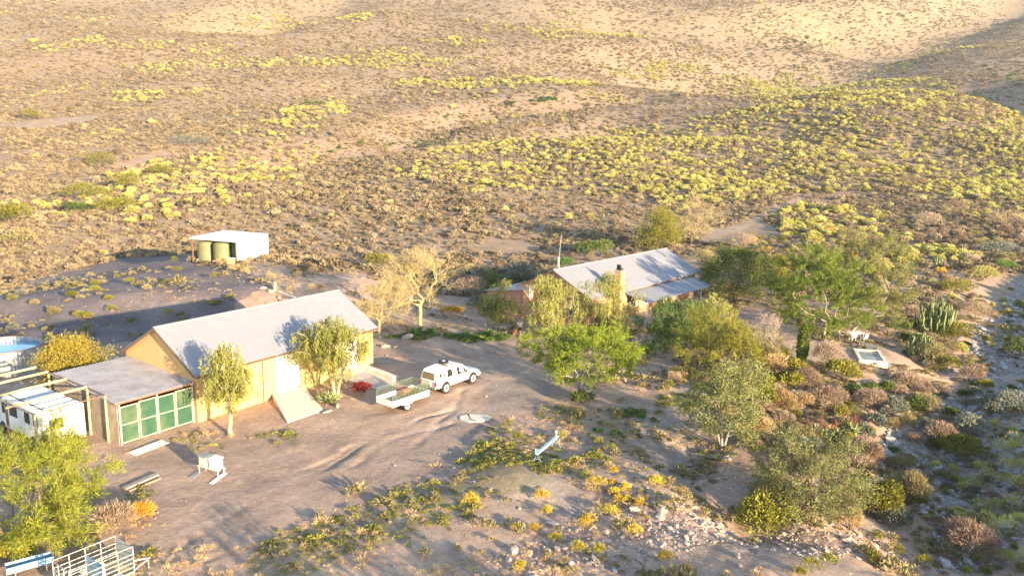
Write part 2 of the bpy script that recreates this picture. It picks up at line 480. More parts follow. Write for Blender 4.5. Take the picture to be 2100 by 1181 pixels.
    o2 = mul(o.outputs[0], rv.outputs['Color']); L.new(fx.outputs[0], o2.inputs['Fac'])
    L.new(o2.outputs[0], b.inputs['Base Color']); b.inputs['Roughness'].default_value = .95; b.inputs['Specular IOR Level'].default_value = .15
    bp = N.new('ShaderNodeBump'); bp.inputs['Strength'].default_value = .55; bp.inputs['Distance'].default_value = .08
    ad = N.new('ShaderNodeMath'); ad.operation = 'MULTIPLY_ADD'; ad.inputs[1].default_value = -.8
    ml = N.new('ShaderNodeMath'); ml.operation = 'MULTIPLY'; L.new(vo.outputs['Distance'], ml.inputs[0]); L.new(sa.outputs['Fac'], ml.inputs[1])
    L.new(ml.outputs[0], ad.inputs[0]); L.new(n2.outputs['Fac'], ad.inputs[2]); L.new(ad.outputs[0], bp.inputs['Height']); L.new(bp.outputs['Normal'], b.inputs['Normal'])
    o = link('ground', me, m)
    o['kind'] = 'structure'
    return o
make_terrain()
# ---------------------------------------------------------------- vegetation
def unit(a): return a / (np.linalg.norm(a, axis=-1, keepdims=True) + 1e-9)

def leaves(g, P, D, ln, wd, wj=.35):
    """diamond leaves at P along D; returns quads (n*4,3)"""
    n = len(P); r = g.normal(size=(n, 3)); w = unit(np.cross(D, r))
    l = ln * g.uniform(1 - wj, 1 + wj, (n, 1)); b = wd * g.uniform(1 - wj, 1 + wj, (n, 1)) * .5
    q = np.stack([P, P + D * l * .45 + w * b, P + D * l, P + D * l * .45 - w * b], 1)
    return q.reshape(-1, 3)

def tubes_mesh(name, A, B, ra, rb, n=5):
    """frusta between points A and B"""
    t = unit(B - A); ref = np.where(np.abs(t[:, 2:3]) < .9, np.array([[0, 0, 1.0]]), np.array([[1.0, 0, 0]]))
    u = unit(np.cross(t, ref)); v = np.cross(t, u)
    w = 2 * math.pi * np.arange(n) / n
    ring = u[:, None, :] * np.cos(w)[None, :, None] + v[:, None, :] * np.sin(w)[None, :, None]
    VA = A[:, None, :] + ring * ra[:, None, None]; VB = B[:, None, :] + ring * rb[:, None, None]
    V = np.concatenate([VA, VB], 1).reshape(-1, 3)
    k = np.arange(n); f = np.stack([k, (k + 1) % n, n + (k + 1) % n, n + k], 1)
    Fq = (np.arange(len(A))[:, None, None] * 2 * n + f[None]).reshape(-1, 4)
    return indexed_mesh(name, V, Fq, True)

def skeleton(g, tips, stems, th, spread=.25, lean=(0, 0)):
    """stems rise from the ground to height th, every tip grows from the nearest node; returns nodes, parents"""
    nodes, par = [], []
    starts = []
    for s in range(stems):
        a = 2 * math.pi * (s + g.uniform(-.2, .2)) / max(stems, 1)
        off = np.array([math.cos(a), math.sin(a), 0]) * (.12 if stems > 1 else 0)
        p = off.copy(); p[2] = -.25; nodes.append(p); par.append(-1)
        k = max(3, int(th / .35))
        for i in range(1, k + 1):
            f = i / k
            q = off * (1 + (spread * th / .12) * f ** 1.3 if stems > 1 else 1) + np.array([lean[0] * f, lean[1] * f, th * f]) + np.array([*g.normal(0, .03, 2), 0])
            nodes.append(q); par.append(len(nodes) - 2)
    order = np.argsort(np.linalg.norm(tips - np.array([lean[0], lean[1], th]), axis=1))
    tipn = []
    depth = [0.0] * len(nodes)
    for i in range(len(nodes)):
        depth[i] = nodes[i][2] * .15
    for k in order:
        t = tips[k]; Nn = np.array(nodes)
        d = np.linalg.norm(Nn - t, axis=1); pen = np.where(Nn[:, 2] > t[2] + .1, 1.0, 0) + np.where(Nn[:, 2] < th * .55, 5.0, 0)
        j = int(np.argmin(d + .35 * np.array(depth) + pen)); L = d[j]; m = max(1, int(L / .45)); pj = j
        for i in range(1, m + 1):
            f = i / m
            q = Nn[j] * (1 - f) + t * f + np.array([0, 0, .12 * L * math.sin(math.pi * f)]) + (g.normal(0, .05 * min(L, 1.5), 3) if i < m else 0)
            nodes.append(q); par.append(pj); depth.append(depth[pj] + L / m); pj = len(nodes) - 1
        tipn.append(pj)
    return np.array(nodes), np.array(par), tipn

def tree_meshes(seed, H_, W_, base=.35, stems=1, ntip=70, nleaf=70, mode='rand', ln=.22, wd=.12, rc=.35, rt=.13, flat=.8, th=None, lean=(0, 0), blobs=7, twig=0, shell=.45, D_=None, dome=False):
    g = rng(seed); D_ = D_ or W_
    z0 = base * H_; hz_ = (H_ - z0) / 2
    cs = []
    for i in range(blobs):
        u = unit(g.normal(size=3)); k = g.uniform(.35, .75)
        cs.append((u[0] * W_ / 2 * k, u[1] * D_ / 2 * k, z0 + hz_ * (1 + u[2] * k * .9), g.uniform(.38, .6)))
    cs.append((0, 0, z0 + hz_, .62)); cs.append((W_ * g.uniform(-.08, .08), 0, H_ - hz_ * .4, .38))
    tips = []
    for i in range(ntip):
        c = cs[g.integers(len(cs))]; u = unit(g.normal(size=3)); r = g.uniform(shell, 1.0) ** .6 * c[3]
        p = np.array([c[0] + u[0] * r * W_ / 2, c[1] + u[1] * r * D_ / 2, c[2] + u[2] * r * hz_ * flat * 1.1])
        if dome:
            u[2] = abs(u[2]) if g.uniform() < .8 else -abs(u[2]) * .35
            k_ = g.uniform(shell, 1.0) ** .5 * (1 + .16 * math.sin(3 * math.atan2(u[1], u[0]) + seed) + .12 * math.sin(5 * math.atan2(u[1], u[0]) + 2 * seed))
            p = np.array([u[0] * W_ / 2 * k_, u[1] * D_ / 2 * k_, z0 + .25 * (H_ - z0) + u[2] * (H_ - z0) * .75 * k_])
        p[2] = min(max(p[2], z0 * .8 + .15), H_ - rc * .5); tips.append(p)
    tips = np.array(tips)
    ln *= .66; wd *= .7; nleaf = int(nleaf * 2.1)
    for ax, half in ((0, W_ / 2), (1, D_ / 2)):                # fill the wanted width
        lo, hi = np.percentile(tips[:, ax], [2, 98]); tips[:, ax] = (tips[:, ax] - (lo + hi) / 2) * max(half - rc * .8, half * .5) * 2 / (hi - lo)
    lo, hi = np.percentile(tips[:, 2], [3, 98]); a_, b_ = z0 + rc * .3, H_ - rc * .6; tips[:, 2] = a_ + (tips[:, 2] - lo) * (b_ - a_) / (hi - lo)
    tips[:, 2] = np.maximum(tips[:, 2], .2)
    tips[:, :2] += np.array(lean)
    th = th if th is not None else max(z0 * .9, .2)
    nodes, par, tipn = skeleton(g, tips, stems, th, lean=lean)
    cnt = np.zeros(len(nodes)); cnt[tipn] += 1
    for i in range(len(nodes) - 1, -1, -1):
        if par[i] >= 0: cnt[par[i]] += cnt[i]
    rad = rt * np.maximum(cnt / max(cnt.max(), 1), .003) ** .5
    k = np.nonzero(par >= 0)[0]; pr = par[k]
    flare = np.where(nodes[pr][:, 2] < .1, 1.35, 1.0)
    ra = np.minimum(rad[pr], rad[k] * 1.5) * flare
    A, B, rb = nodes[pr], nodes[k], rad[k]
    ctr = np.array([lean[0], lean[1], z0 + hz_ * .55])
    if twig:                                                    # fine bare twigs round every tip
        n = twig; T = np.repeat(tips, n, 0); o = unit(T - ctr)
        d = unit(o * .9 + g.normal(0, .55, T.shape) + np.array([0, 0, .25]))
        s = T + g.normal(0, rc * .55, T.shape); e = s + d * g.uniform(.5, 1.2, (len(T), 1)) * rc * 1.5
        A = np.concatenate([A, s]); B = np.concatenate([B, e]); ra = np.concatenate([ra, np.full(len(s), .011)]); rb = np.concatenate([rb, np.full(len(s), .004)])
    trunk = tubes_mesh('trunk', A, B, ra, rb)
    crown = None
    if nleaf:
        n = nleaf; T = np.repeat(tips, n, 0); jit = g.normal(size=T.shape)
        P = T + jit * rc * np.array([1, 1, .75]); o = unit(P - ctr)
        if mode == 'hang':
            u = g.uniform(0, 1, (len(T), 1)); sid = g.integers(0, 9, len(T))
            sx = rng(seed + 1).normal(0, rc, (len(tips), 9, 2)); tid = np.repeat(np.arange(len(tips)), n)
            P = T.copy(); P[:, :2] += sx[tid, sid] + g.normal(0, .06, (len(T), 2)); P[:, 2:3] += rc * .4 - u * rc * 2.3 - .35 * np.linalg.norm(sx[tid, sid], axis=1, keepdims=True)
            P[:, 2] = np.maximum(P[:, 2], .5 + .2 * g.uniform(size=len(P)))
            D = unit(np.array([0, 0, -1.0]) + g.normal(0, .38, T.shape))
        elif mode == 'spray':
            tid = np.repeat(np.arange(len(tips)), n); tw = g.integers(0, 6, len(T))
            sd = unit(rng(seed + 2).normal(0, .55, (len(tips), 6, 3)) + unit(tips - ctr)[:, None, :] + np.array([0, 0, .12]))
            dd = sd[tid, tw]; P = T + dd * g.uniform(-.2, 1.5, (len(T), 1)) * rc * 1.3 + g.normal(0, .07, T.shape)
            D = unit(dd + g.normal(0, .45, T.shape))
        elif mode == 'up':
            D = unit(o + np.array([0, 0, .5]) + g.normal(0, .45, T.shape))
        else:
            D = unit(g.normal(size=T.shape) + o * .5)
        P[:, 2] = np.maximum(P[:, 2], .04)
        v = np.clip(.5 + .22 * g.normal(size=len(P)) + np.repeat(g.normal(0, .2, len(tips)), n), 0, 1)
        crown = quads_mesh('crown', leaves(g, P, D, ln, wd), len(P), v)
    return trunk, crown

def shrub_mesh(seed, R, Hh, n, ln, wd, mode='up', lobes=5, name='shrub'):
    """low rounded shrub: leaves over a lumpy dome plus a few stems"""
    g = rng(seed)
    cs = np.concatenate([[[0, 0, Hh * .42]], np.stack([g.uniform(-.5, .5, lobes) * R, g.uniform(-.5, .5, lobes) * R, g.uniform(.25, .6, lobes) * Hh], 1)])
    rs = np.concatenate([[.72], g.uniform(.4, .62, lobes)])
    id_ = g.integers(0, len(cs), n); u = unit(g.normal(size=(n, 3))); u[:, 2] = np.abs(u[:, 2]) * 1.0 - .25
    r = g.uniform(.55, 1.0, (n, 1)) ** .5 * rs[id_][:, None]
    P = cs[id_] + u * r * np.array([R, R, Hh * .62]); P[:, 2] = np.maximum(P[:, 2], .02)
    o = unit(P - np.array([0, 0, Hh * .15]))
    if mode == 'up': D = unit(o + np.array([0, 0, .35]) + g.normal(0, .5, P.shape))
    elif mode == 'twig': D = unit(o * 1.1 + g.normal(0, .45, P.shape) + np.array([0, 0, .2]))
    else: D = unit(g.normal(size=P.shape) + o * .4)
    v = np.clip(.5 + .2 * g.normal(size=n) + .18 * g.normal(size=len(cs))[id_], 0, 1)
    return quads_mesh(name, leaves(g, P, D, ln, wd), n, v)

BARK = mat('bark_brown', (.20, .15, .11), (.11, .08, .06), 9, .9, bump=.5)
BARK_PALE = mat('bark_pale', (.40, .33, .23), (.28, .22, .15), 9, .85, bump=.4)
BARK_YEL = mat('bark_yellow', (.46, .37, .17), (.34, .26, .12), 7, .8, bump=.3)
BARK_WHITE = mat('bark_whitish', (.38, .34, .28), (.25, .21, .17), 8, .85, bump=.4)
LF = {
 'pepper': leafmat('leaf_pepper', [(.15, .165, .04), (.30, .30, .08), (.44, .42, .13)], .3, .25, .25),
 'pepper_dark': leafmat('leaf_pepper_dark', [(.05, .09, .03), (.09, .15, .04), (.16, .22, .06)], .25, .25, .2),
 'acacia': leafmat('leaf_acacia', [(.13, .18, .02), (.26, .32, .035), (.40, .43, .07)], .35, .2, .2),
 'acacia_mid': leafmat('leaf_acacia_mid', [(.08, .12, .02), (.16, .21, .035), (.26, .29, .06)], .3, .2, .2),
 'acacia_pale': leafmat('leaf_acacia_pale', [(.14, .15, .05), (.24, .24, .08), (.33, .31, .12)], .3, .2, .2),
 'olive': leafmat('leaf_olive', [(.11, .125, .045), (.22, .23, .085), (.36, .35, .15)], .2, .2, .2),
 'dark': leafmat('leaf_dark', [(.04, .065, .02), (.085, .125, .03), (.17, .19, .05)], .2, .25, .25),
 'gold': leafmat('leaf_gold', [(.20, .16, .03), (.36, .28, .045), (.48, .38, .07)], .3, .2, .2),
 'lime': leafmat('leaf_lime', [(.10, .12, .02), (.26, .28, .04), (.42, .42, .08)], .35, .2, .2),
 'goldgreen': leafmat('leaf_goldgreen', [(.11, .115, .02), (.22, .21, .035), (.36, .32, .06)], .3, .25, .25),
 'dry': leafmat('twig_dry', [(.22, .15, .11), (.34, .24, .17), (.42, .33, .22)], .15, .25, .3),
 'dryolive': leafmat('twig_dry_olive', [(.17, .14, .07), (.28, .24, .11), (.36, .31, .15)], .2, .25, .3),
 'pink': leafmat('twig_pink', [(.28, .20, .14), (.40, .30, .21), (.48, .39, .28)], .15, .2, .3),
 'grey': leafmat('leaf_grey', [(.12, .13, .10), (.20, .21, .16), (.28, .28, .21)], .2, .25, .3),
 'orange': leafmat('leaf_orange', [(.42, .23, .03), (.56, .33, .05), (.62, .42, .08)], .25, .25, .4),
 'tuft': leafmat('leaf_tuft', [(.44, .28, .04), (.54, .40, .05), (.52, .46, .08)], .25, .2, .8),
 'yellow': leafmat('leaf_yellow', [(.34, .31, .08), (.50, .46, .14), (.60, .56, .22)], .3, .35, .6),
 'scrub': leafmat('leaf_scrub', [(.12, .11, .06), (.19, .145, .095), (.27, .205, .13), (.34, .27, .165), (.23, .21, .10)], .1, .4, .75),
 'weed': leafmat('leaf_weed', [(.15, .165, .045), (.26, .25, .06), (.46, .40, .09)], .25, .3, .6),
 'groundgreen': leafmat('leaf_groundgreen', [(.07, .14, .03), (.11, .20, .04), (.16, .25, .05)], .25, .3, .5),
 'straw': leafmat('leaf_straw', [(.36, .24, .12), (.48, .33, .16), (.54, .42, .22)], .2, .3, .6),
 'red': leafmat('leaf_red', [(.20, .03, .03), (.28, .05, .04), (.22, .09, .05)], .2, .2, .2),
 'aloe': leafmat('leaf_aloe', [(.14, .20, .08), (.24, .28, .12), (.40, .36, .16)], .1, .2, .2),
}

def scale_at(px, py):
    """ground point under a pixel of the photograph and metres per photograph pixel there"""
    p = gp(px, py); d = float((p - CAM) @ _fw); return p, d / F_PX

def tree(px, py, top, w, label, cat='tree', name='tree', lf='pepper', bark=BARK, group=None, seed=None, hmul=1.0, **kw):
    p, s = scale_at(px, py)
    Hh = (py - top) * s * 1.03 * hmul; W = w * s
    t, c = tree_meshes(seed or int(px * 7 + py), Hh, W, **kw)
    root = empty(name, tuple(p), 0, label, cat, group)
    link('trunk', t, bark, root)
    if c is not None: link('crown', c, LF[lf], root)
    return root

def shrub(px, py, top, w, label, cat='shrub', name='shrub', lf='dark', group=None, n=1100, ln=.2, wd=.12, mode='up', lobes=6, seed=None, stems=True):
    p, s = scale_at(px, py)
    Hh = max((py - top) * s * 1.0, .25); R = w * s / 2
    me = shrub_mesh(seed or int(px * 5 + py), R, Hh, n, ln, wd, mode, lobes, 'foliage' if stems else name)
    # the base pixel is the near foot of the shrub, so its centre stands a little farther back
    f = np.array([p[0], p[1]]) / math.hypot(p[0], p[1]); q = np.array([p[0], p[1]]) + f * R * .6
    z = hz(*q)
    if not stems:
        o = link(name, me, LF[lf], None, (q[0], q[1], z)); return props(o, label, cat, group)
    root = empty(name, (q[0], q[1], z), 0, label, cat, group)
    link('foliage', me, LF[lf], root)
    g = rng(int(px + py)); k = 9; A = np.zeros((k, 3)); A[:, :2] = g.normal(0, .07, (k, 2)); A[:, 2] = -.1
    B = np.stack([g.normal(0, R * .45, k), g.normal(0, R * .45, k), Hh * g.uniform(.5, .85, k)], 1)
    link('stem', tubes_mesh('stem', A, B, np.full(k, .03), np.full(k, .01)), BARK, root)
    return root
PEP = dict(lf='pepper', mode='hang', ln=.34, wd=.07, rc=.36, nleaf=95, bark=BARK_PALE)
tree(473, 890, 697, 84, 'slender weeping pepper tree in front of the long shed beside its green doors', 'tree', 'pepper_tree', ntip=55, base=.42, rt=.15, seed=3, **PEP)
tree(689, 808, 643, 150, 'broad weeping pepper tree before the far end of the long shed, several pale stems', 'tree', 'pepper_tree', ntip=80, base=.38, stems=3, rt=.13, seed=4, **PEP)
tree(1020, 677, 572, 74, 'young upright pepper tree with short bent trunk left of the person', 'tree', 'pepper_tree', ntip=46, base=.3, rt=.11, seed=5, **PEP)
tree(1138, 712, 562, 118, 'weeping pepper tree hiding the gable end of the farmhouse', 'tree', 'pepper_tree', ntip=70, base=.3, rt=.14, seed=6, **PEP)
tree(1247, 712, 560, 118, 'weeping pepper tree in front of the farmhouse chimney', 'tree', 'pepper_tree', ntip=70, base=.28, rt=.14, seed=7, **PEP)
P2 = dict(PEP); P2['lf'] = 'pepper_dark'; P2['bark'] = BARK  # darker leaf colour carries the shade on this tree
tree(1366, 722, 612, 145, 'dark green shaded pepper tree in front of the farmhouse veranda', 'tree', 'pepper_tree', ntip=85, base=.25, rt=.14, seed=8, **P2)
tree(1440, 690, 598, 120, 'bright light green pepper tree at the right end of the veranda', 'tree', 'pepper_tree', ntip=70, base=.25, rt=.12, seed=9, **PEP)
tree(1433, 766, 640, 110, 'olive gold tree on a thin straight bare trunk right of the bright green acacia', 'tree', 'tree', lf='goldgreen', ntip=70, nleaf=90, base=.3, mode='spray', ln=.2, wd=.06, rc=.4, rt=.1, seed=10)
tree(1500, 790, 665, 110, 'dull yellow feathery tree behind the grey green olive tree', 'tree', 'tree', lf='goldgreen', ntip=70, nleaf=80, base=.15, mode='spray', ln=.22, wd=.06, rc=.42, stems=2, rt=.1, seed=11)
tree(1192, 814, 684, 232, 'bright green flat topped acacia with several stems right of the white pickup', 'tree', 'acacia_tree', lf='acacia', bark=BARK_WHITE, ntip=190, nleaf=110, base=.46, dome=True, stems=4, mode='spray', ln=.2, wd=.075, rc=.36, rt=.13, th=1.6, shell=.35, seed=12)
tree(1480, 918, 748, 160, 'grey green olive tree with airy leafy crown above the stony gully', 'tree', 'olive_tree', lf='olive', bark=BARK_WHITE, ntip=120, nleaf=85, base=.22, stems=3, mode='rand', ln=.17, wd=.1, rc=.27, rt=.1, dome=True, shell=.3, seed=13)
tree(1690, 692, 518, 165, 'large dark green feathery acacia shading the garden table', 'tree', 'acacia_tree', lf='acacia_mid', bark=BARK_PALE, ntip=150, nleaf=150, base=.16, mode='spray', ln=.34, wd=.07, rc=.5, rt=.13, th=1.6, shell=.35, dome=True, seed=14)
tree(1742, 684, 500, 150, 'pale olive feathery acacia behind and right of the darker acacia', 'tree', 'acacia_tree', lf='acacia_pale', bark=BARK_PALE, ntip=150, nleaf=130, base=.16, mode='spray', ln=.3, wd=.065, rc=.52, rt=.13, lean=(1.7, .5), th=1.8, dome=True, shell=.35, seed=15)
tree(1508, 618, 510, 150, 'dark bushy tree against the right end of the farmhouse roof', 'tree', 'tree', lf='dark', ntip=95, nleaf=100, base=.18, mode='rand', ln=.26, wd=.15, rc=.5, stems=3, rt=.14, dome=True, seed=16)
tree(1592, 612, 525, 70, 'small yellow green tree between the dark bushy tree and the feathery acacia', 'tree', 'tree', lf='goldgreen', ntip=50, nleaf=80, base=.2, mode='rand', ln=.22, wd=.12, rc=.4, stems=2, rt=.1, seed=17)
tree(1348, 512, 430, 82, 'yellow green rounded tree behind the farmhouse ridge', 'tree', 'tree', lf='goldgreen', ntip=70, nleaf=90, base=.12, mode='rand', ln=.3, wd=.16, rc=.55, rt=.12, seed=18)
BARE = dict(name='thorn_tree', bark=BARK_YEL, nleaf=26, lf='dryolive', mode='spray', ln=.3, wd=.025, twig=26, flat=.8)
tree(778, 692, 582, 115, 'smaller pale leafless thorn tree with forked trunk at the far corner of the long shed', 'tree', ntip=80, base=.38, rc=.34, rt=.12, th=1.5, seed=21, **BARE)
tree(862, 668, 520, 150, 'taller pale leafless thorn tree with spreading crown beyond the long shed', 'tree', ntip=130, base=.36, rc=.42, rt=.19, th=2.0, seed=22, **BARE)
tree(1418, 500, 412, 110, 'straw coloured leafless thorn tree behind the farmhouse on the slope', 'tree', ntip=80, base=.2, rc=.5, rt=.12, seed=23, **BARE)
tree(60, 1120, 880, 290, 'lime green feathery tree in the lower left corner above the livestock trailer', 'tree', 'feathery_tree', lf='lime', ntip=95, nleaf=130, base=.1, mode='spray', ln=.42, wd=.04, rc=.5, stems=5, rt=.09, th=.9, seed=24, hmul=.9, blobs=12, shell=.3)
tree(160, 1035, 872, 120, 'yellow green feathery sapling in front of the corrugated side of the lean-to', 'tree', 'feathery_tree', lf='lime', ntip=40, nleaf=110, base=.1, mode='spray', ln=.36, wd=.04, rc=.32, stems=3, rt=.07, th=.7, seed=25, hmul=.9)
tree(1565, 735, 655, 90, 'pinkish grey leafless shrubby tree at the edge of the garden drive', 'tree', 'bare_tree', bark=BARK_WHITE, lf='pink', ntip=80, nleaf=40, base=.1, mode='spray', ln=.3, wd=.03, rc=.34, twig=14, stems=3, rt=.08, seed=26)
tree(1655, 1052, 903, 190, 'wide grey green multi stemmed tree above the stony bank', 'tree', 'thicket_tree', lf='olive', ntip=170, nleaf=90, base=.1, mode='spray', ln=.2, wd=.06, rc=.42, stems=6, rt=.09, twig=8, th=.8, dome=True, shell=.3, seed=27)

def cypress():
    p, s = scale_at(1643, 746); Hh = (746 - 664) * s; R = 11 * s
    root = empty('cypress_tree', tuple(p), 0, 'narrow upright green cypress at the edge of the drive', 'tree')
    g = rng(44); n = 2600; z = g.uniform(.03, 1, n); r = R * np.clip(np.sin(np.pi * np.clip(z * .85 + .12, 0, 1)) ** .6, .05, 1) * g.uniform(.6, 1.05, n); a = g.uniform(0, 6.283, n)
    P = np.stack([r * np.cos(a), r * np.sin(a), z * Hh], 1); D = unit(np.stack([np.cos(a) * .4, np.sin(a) * .4, np.ones(n)], 1) + g.normal(0, .25, (n, 3)))
    link('crown', quads_mesh('crown', leaves(g, P, D, .22, .1), n, g.uniform(0, 1, n)), LF['acacia_mid'], root)
    link('trunk', tubes_mesh('trunk', np.array([[0, 0, -.2]]), np.array([[0, 0, Hh * .8]]), np.array([.09]), np.array([.03])), BARK, root)
cypress()

S = shrub
DRY = dict(mode='twig', ln=.3, wd=.035, n=2600)
def golden():
    q = np.array([-20.163 - .8164 * .35 + .5774 * .2, 49.4175 + .5774 * .35 + .8164 * .2]) + np.array([.5774, .8164]) * -2.3 + np.array([-.8164, .5774]) * 11.2
    root = empty('golden_shrub', (q[0], q[1], hz(*q)), 0, 'golden yellow bushy shrub behind the lean-to roof', 'shrub')
    t, c = tree_meshes(178, 4.2, 4.9, base=.08, stems=6, ntip=170, nleaf=85, mode='rand', ln=.17, wd=.1, rc=.33, rt=.07, th=.5, blobs=16, shell=.4)
    link('stem', t, BARK, root); link('foliage', c, LF['gold'], root)
golden()
S(785, 553, 513, 78, 'round dark olive bush alone above the bare thorn trees', lf='goldgreen', n=1800, ln=.22, wd=.12)
S(1216, 546, 488, 95, 'dark green rounded bush behind the farmhouse beside the flue pipe', lf='dark', n=1800, ln=.26, wd=.16)
S(1165, 556, 528, 60, 'mid green low bush below the antenna mast', lf='groundgreen', n=900, ln=.24, wd=.14)
S(1068, 585, 528, 95, 'grey green dense shrub left of the farmhouse gable', lf='grey', n=1800, ln=.24, wd=.12)
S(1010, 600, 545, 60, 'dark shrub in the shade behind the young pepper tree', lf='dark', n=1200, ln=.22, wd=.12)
S(966, 622, 555, 76, 'brownish grey leafless shrub right of the taller bare thorn tree', lf='dry', **DRY)
S(925, 652, 628, 56, 'rust orange heap of cut brushwood on the bank behind the yard', 'brushwood', 'brushwood', lf='orange', mode='twig', ln=.4, wd=.04, n=900, stems=False)
S(1502, 622, 575, 80, 'orange brown dry shrub under the dark bushy tree', lf='straw', mode='twig', ln=.3, wd=.04, n=1600)
S(1120, 590, 545, 50, 'bluish green shrub at the back corner of the farmhouse', lf='grey', n=1000, ln=.22, wd=.12)
S(1450, 560, 500, 80, 'grey twiggy shrub behind the right end of the farmhouse roof', lf='dryolive', **DRY)
S(1530, 520, 470, 78, 'pinkish dry shrub on the slope above the dark bushy tree', lf='pink', **DRY)
S(1690, 758, 690, 62, 'pinkish leafless bush right of the narrow cypress', lf='pink', **DRY)
S(1722, 790, 732, 78, 'dense dark green bush on the left of the garden pool', lf='goldgreen', n=1900, ln=.2, wd=.11)
S(1655, 800, 748, 66, 'brownish dry bush below the narrow cypress', lf='dry', **DRY)
S(1608, 765, 728, 34, 'orange flowering aloe at the foot of the cypress', 'aloe', 'aloe', lf='straw', n=500, ln=.35, wd=.06)
S(1575, 760, 700, 60, 'tan twiggy bush at the end of the garden drive', lf='dryolive', **DRY)
S(1560, 850, 780, 70, 'yellow olive bush between the olive tree and the rocky bank', lf='goldgreen', n=1500, ln=.2, wd=.1)
S(1606, 860, 800, 60, 'pale dry grass bush on top of the rocky bank', lf='straw', **DRY)
S(1550, 905, 850, 62, 'reddish yellow aloe clump right of the olive tree foot', 'aloe', 'aloe', lf='straw', n=900, ln=.34, wd=.07)
S(1935, 770, 728, 88, 'yellow olive bush below the stone edged garden pool', lf='goldgreen', n=1700, ln=.2, wd=.1)
S(1910, 760, 690, 75, 'tan and olive bush right of the garden lawn under the cactus', lf='dryolive', n=1900, ln=.2, wd=.07)
S(1955, 705, 655, 90, 'dark olive bush on the bank right of the tree cactus', lf='goldgreen', n=1500, ln=.22, wd=.1)
S(2000, 665, 612, 95, 'pinkish dry bush on the bank beside the dry stream', lf='pink', **DRY)
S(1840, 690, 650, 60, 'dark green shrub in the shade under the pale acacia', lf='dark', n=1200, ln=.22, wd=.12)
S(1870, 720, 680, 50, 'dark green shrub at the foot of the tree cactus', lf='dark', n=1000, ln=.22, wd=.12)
S(2010, 580, 540, 80, 'bright yellow green bush beside the stream bed bend', lf='yellow', n=1300, ln=.22, wd=.1)
S(2060, 555, 530, 60, 'dark green bush near the right edge beside the stream', lf='groundgreen', n=1000, ln=.24, wd=.14)
S(1960, 610, 565, 80, 'yellow and green mixed bush on the bank left of the stream', lf='goldgreen', n=1500, ln=.24, wd=.1)
S(2080, 740, 682, 70, 'dark green bush at the right edge beyond the stream bed', lf='dark', n=1300, ln=.2, wd=.11)
S(1572, 1114, 985, 158, 'big dense dark green bush in front of the stony mound', lf='goldgreen', n=4200, ln=.17, wd=.1, lobes=9)
S(1580, 1060, 985, 80, 'tan dry twiggy crown rising behind the big dense green bush', lf='dryolive', **DRY)
S(1800, 1068, 965, 95, 'dark olive dense bush right of the wide multi stemmed tree', lf='goldgreen', n=2600, ln=.17, wd=.1, lobes=8)
S(1862, 1045, 960, 78, 'tan dry bush right of the dark olive dense bush', lf='dryolive', **DRY)
S(1765, 960, 890, 72, 'pinkish tan dry bush below the red aloes', lf='dry', **DRY)
S(1925, 925, 866, 78, 'pinkish rounded dry bush behind the golden green bush', lf='dry', **DRY)
S(1962, 958, 902, 100, 'golden green spreading bush right of the shaded hollow', lf='goldgreen', n=2600, ln=.17, wd=.1, lobes=8)
S(1985, 1150, 1070, 130, 'large brown leafless bush near the lower right corner', lf='dry', mode='twig', ln=.34, wd=.03, n=3600)
S(2060, 870, 795, 105, 'wide grey green bush at the right edge above the yellow shrubs', lf='grey', n=2600, ln=.19, wd=.09)
S(1990, 905, 845, 90, 'shaded grey bush between the pinkish bush and the wide grey green bush', lf='grey', n=1900, ln=.19, wd=.08)
S(1900, 850, 800, 85, 'olive grey bush in the shaded hollow below the pool', lf='dryolive', n=1900, ln=.2, wd=.07)
S(1830, 860, 805, 60, 'grey green upright bush in the shaded hollow left of the olive grey bush', lf='grey', n=1500, ln=.2, wd=.08)
S(1782, 850, 800, 74, 'tan twiggy bush below the garden pool left of the hollow', lf='dry', **DRY)
S(1700, 850, 790, 90, 'brown twiggy bush left of the red aloes on the bank', lf='dry', **DRY)
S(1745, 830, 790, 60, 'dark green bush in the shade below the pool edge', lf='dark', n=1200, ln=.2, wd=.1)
S(1860, 800, 765, 80, 'pinkish dry bush below the row of round stones', lf='pink', **DRY)
S(1990, 790, 745, 70, 'pinkish tan bush left of the stony stream bed', lf='dry', **DRY)
S(1195, 832, 800, 56, 'low dark green bush at the foot of the bright green acacia', lf='dark', n=900, ln=.17, wd=.09)
S(1880, 1010, 960, 50, 'shaded dark twig bush beside the dry hollow', lf='dry', mode='twig', ln=.3, wd=.03, n=1200)
S(1740, 1090, 1040, 60, 'dry grass shrub at the foot of the stony bank', lf='straw', mode='twig', ln=.26, wd=.03, n=1200)
S(30, 1150, 1105, 80, 'orange yellow bush at the left edge above the blue trough', lf='gold', n=1800, ln=.14, wd=.08)
S(230, 1095, 1040, 110, 'pinkish dry grass clump right of the dark bare patch', 'grass clump', 'grass_clump', lf='pink', mode='twig', ln=.35, wd=.03, n=1900, stems=False)
S(285, 1075, 1035, 60, 'orange dry grass clump beside the pinkish grass clump', 'grass clump', 'grass_clump', lf='orange', mode='twig', ln=.3, wd=.03, n=900, stems=False)
S(60, 250, 222, 50, 'round olive bush far on the left hillside', lf='goldgreen', n=900, ln=.5, wd=.25)
S(645, 220, 203, 52, 'dark bush on the crest of a far yellow strip', lf='dark', n=700, ln=.5, wd=.3)
S(205, 350, 310, 70, 'yellow green bush first in the left gully of bushes, uppermost', lf='goldgreen', n=1100, ln=.38, wd=.2)
S(262, 388, 348, 62, 'olive bush in the left gully, just right below the uppermost', lf='goldgreen', n=1100, ln=.38, wd=.2)
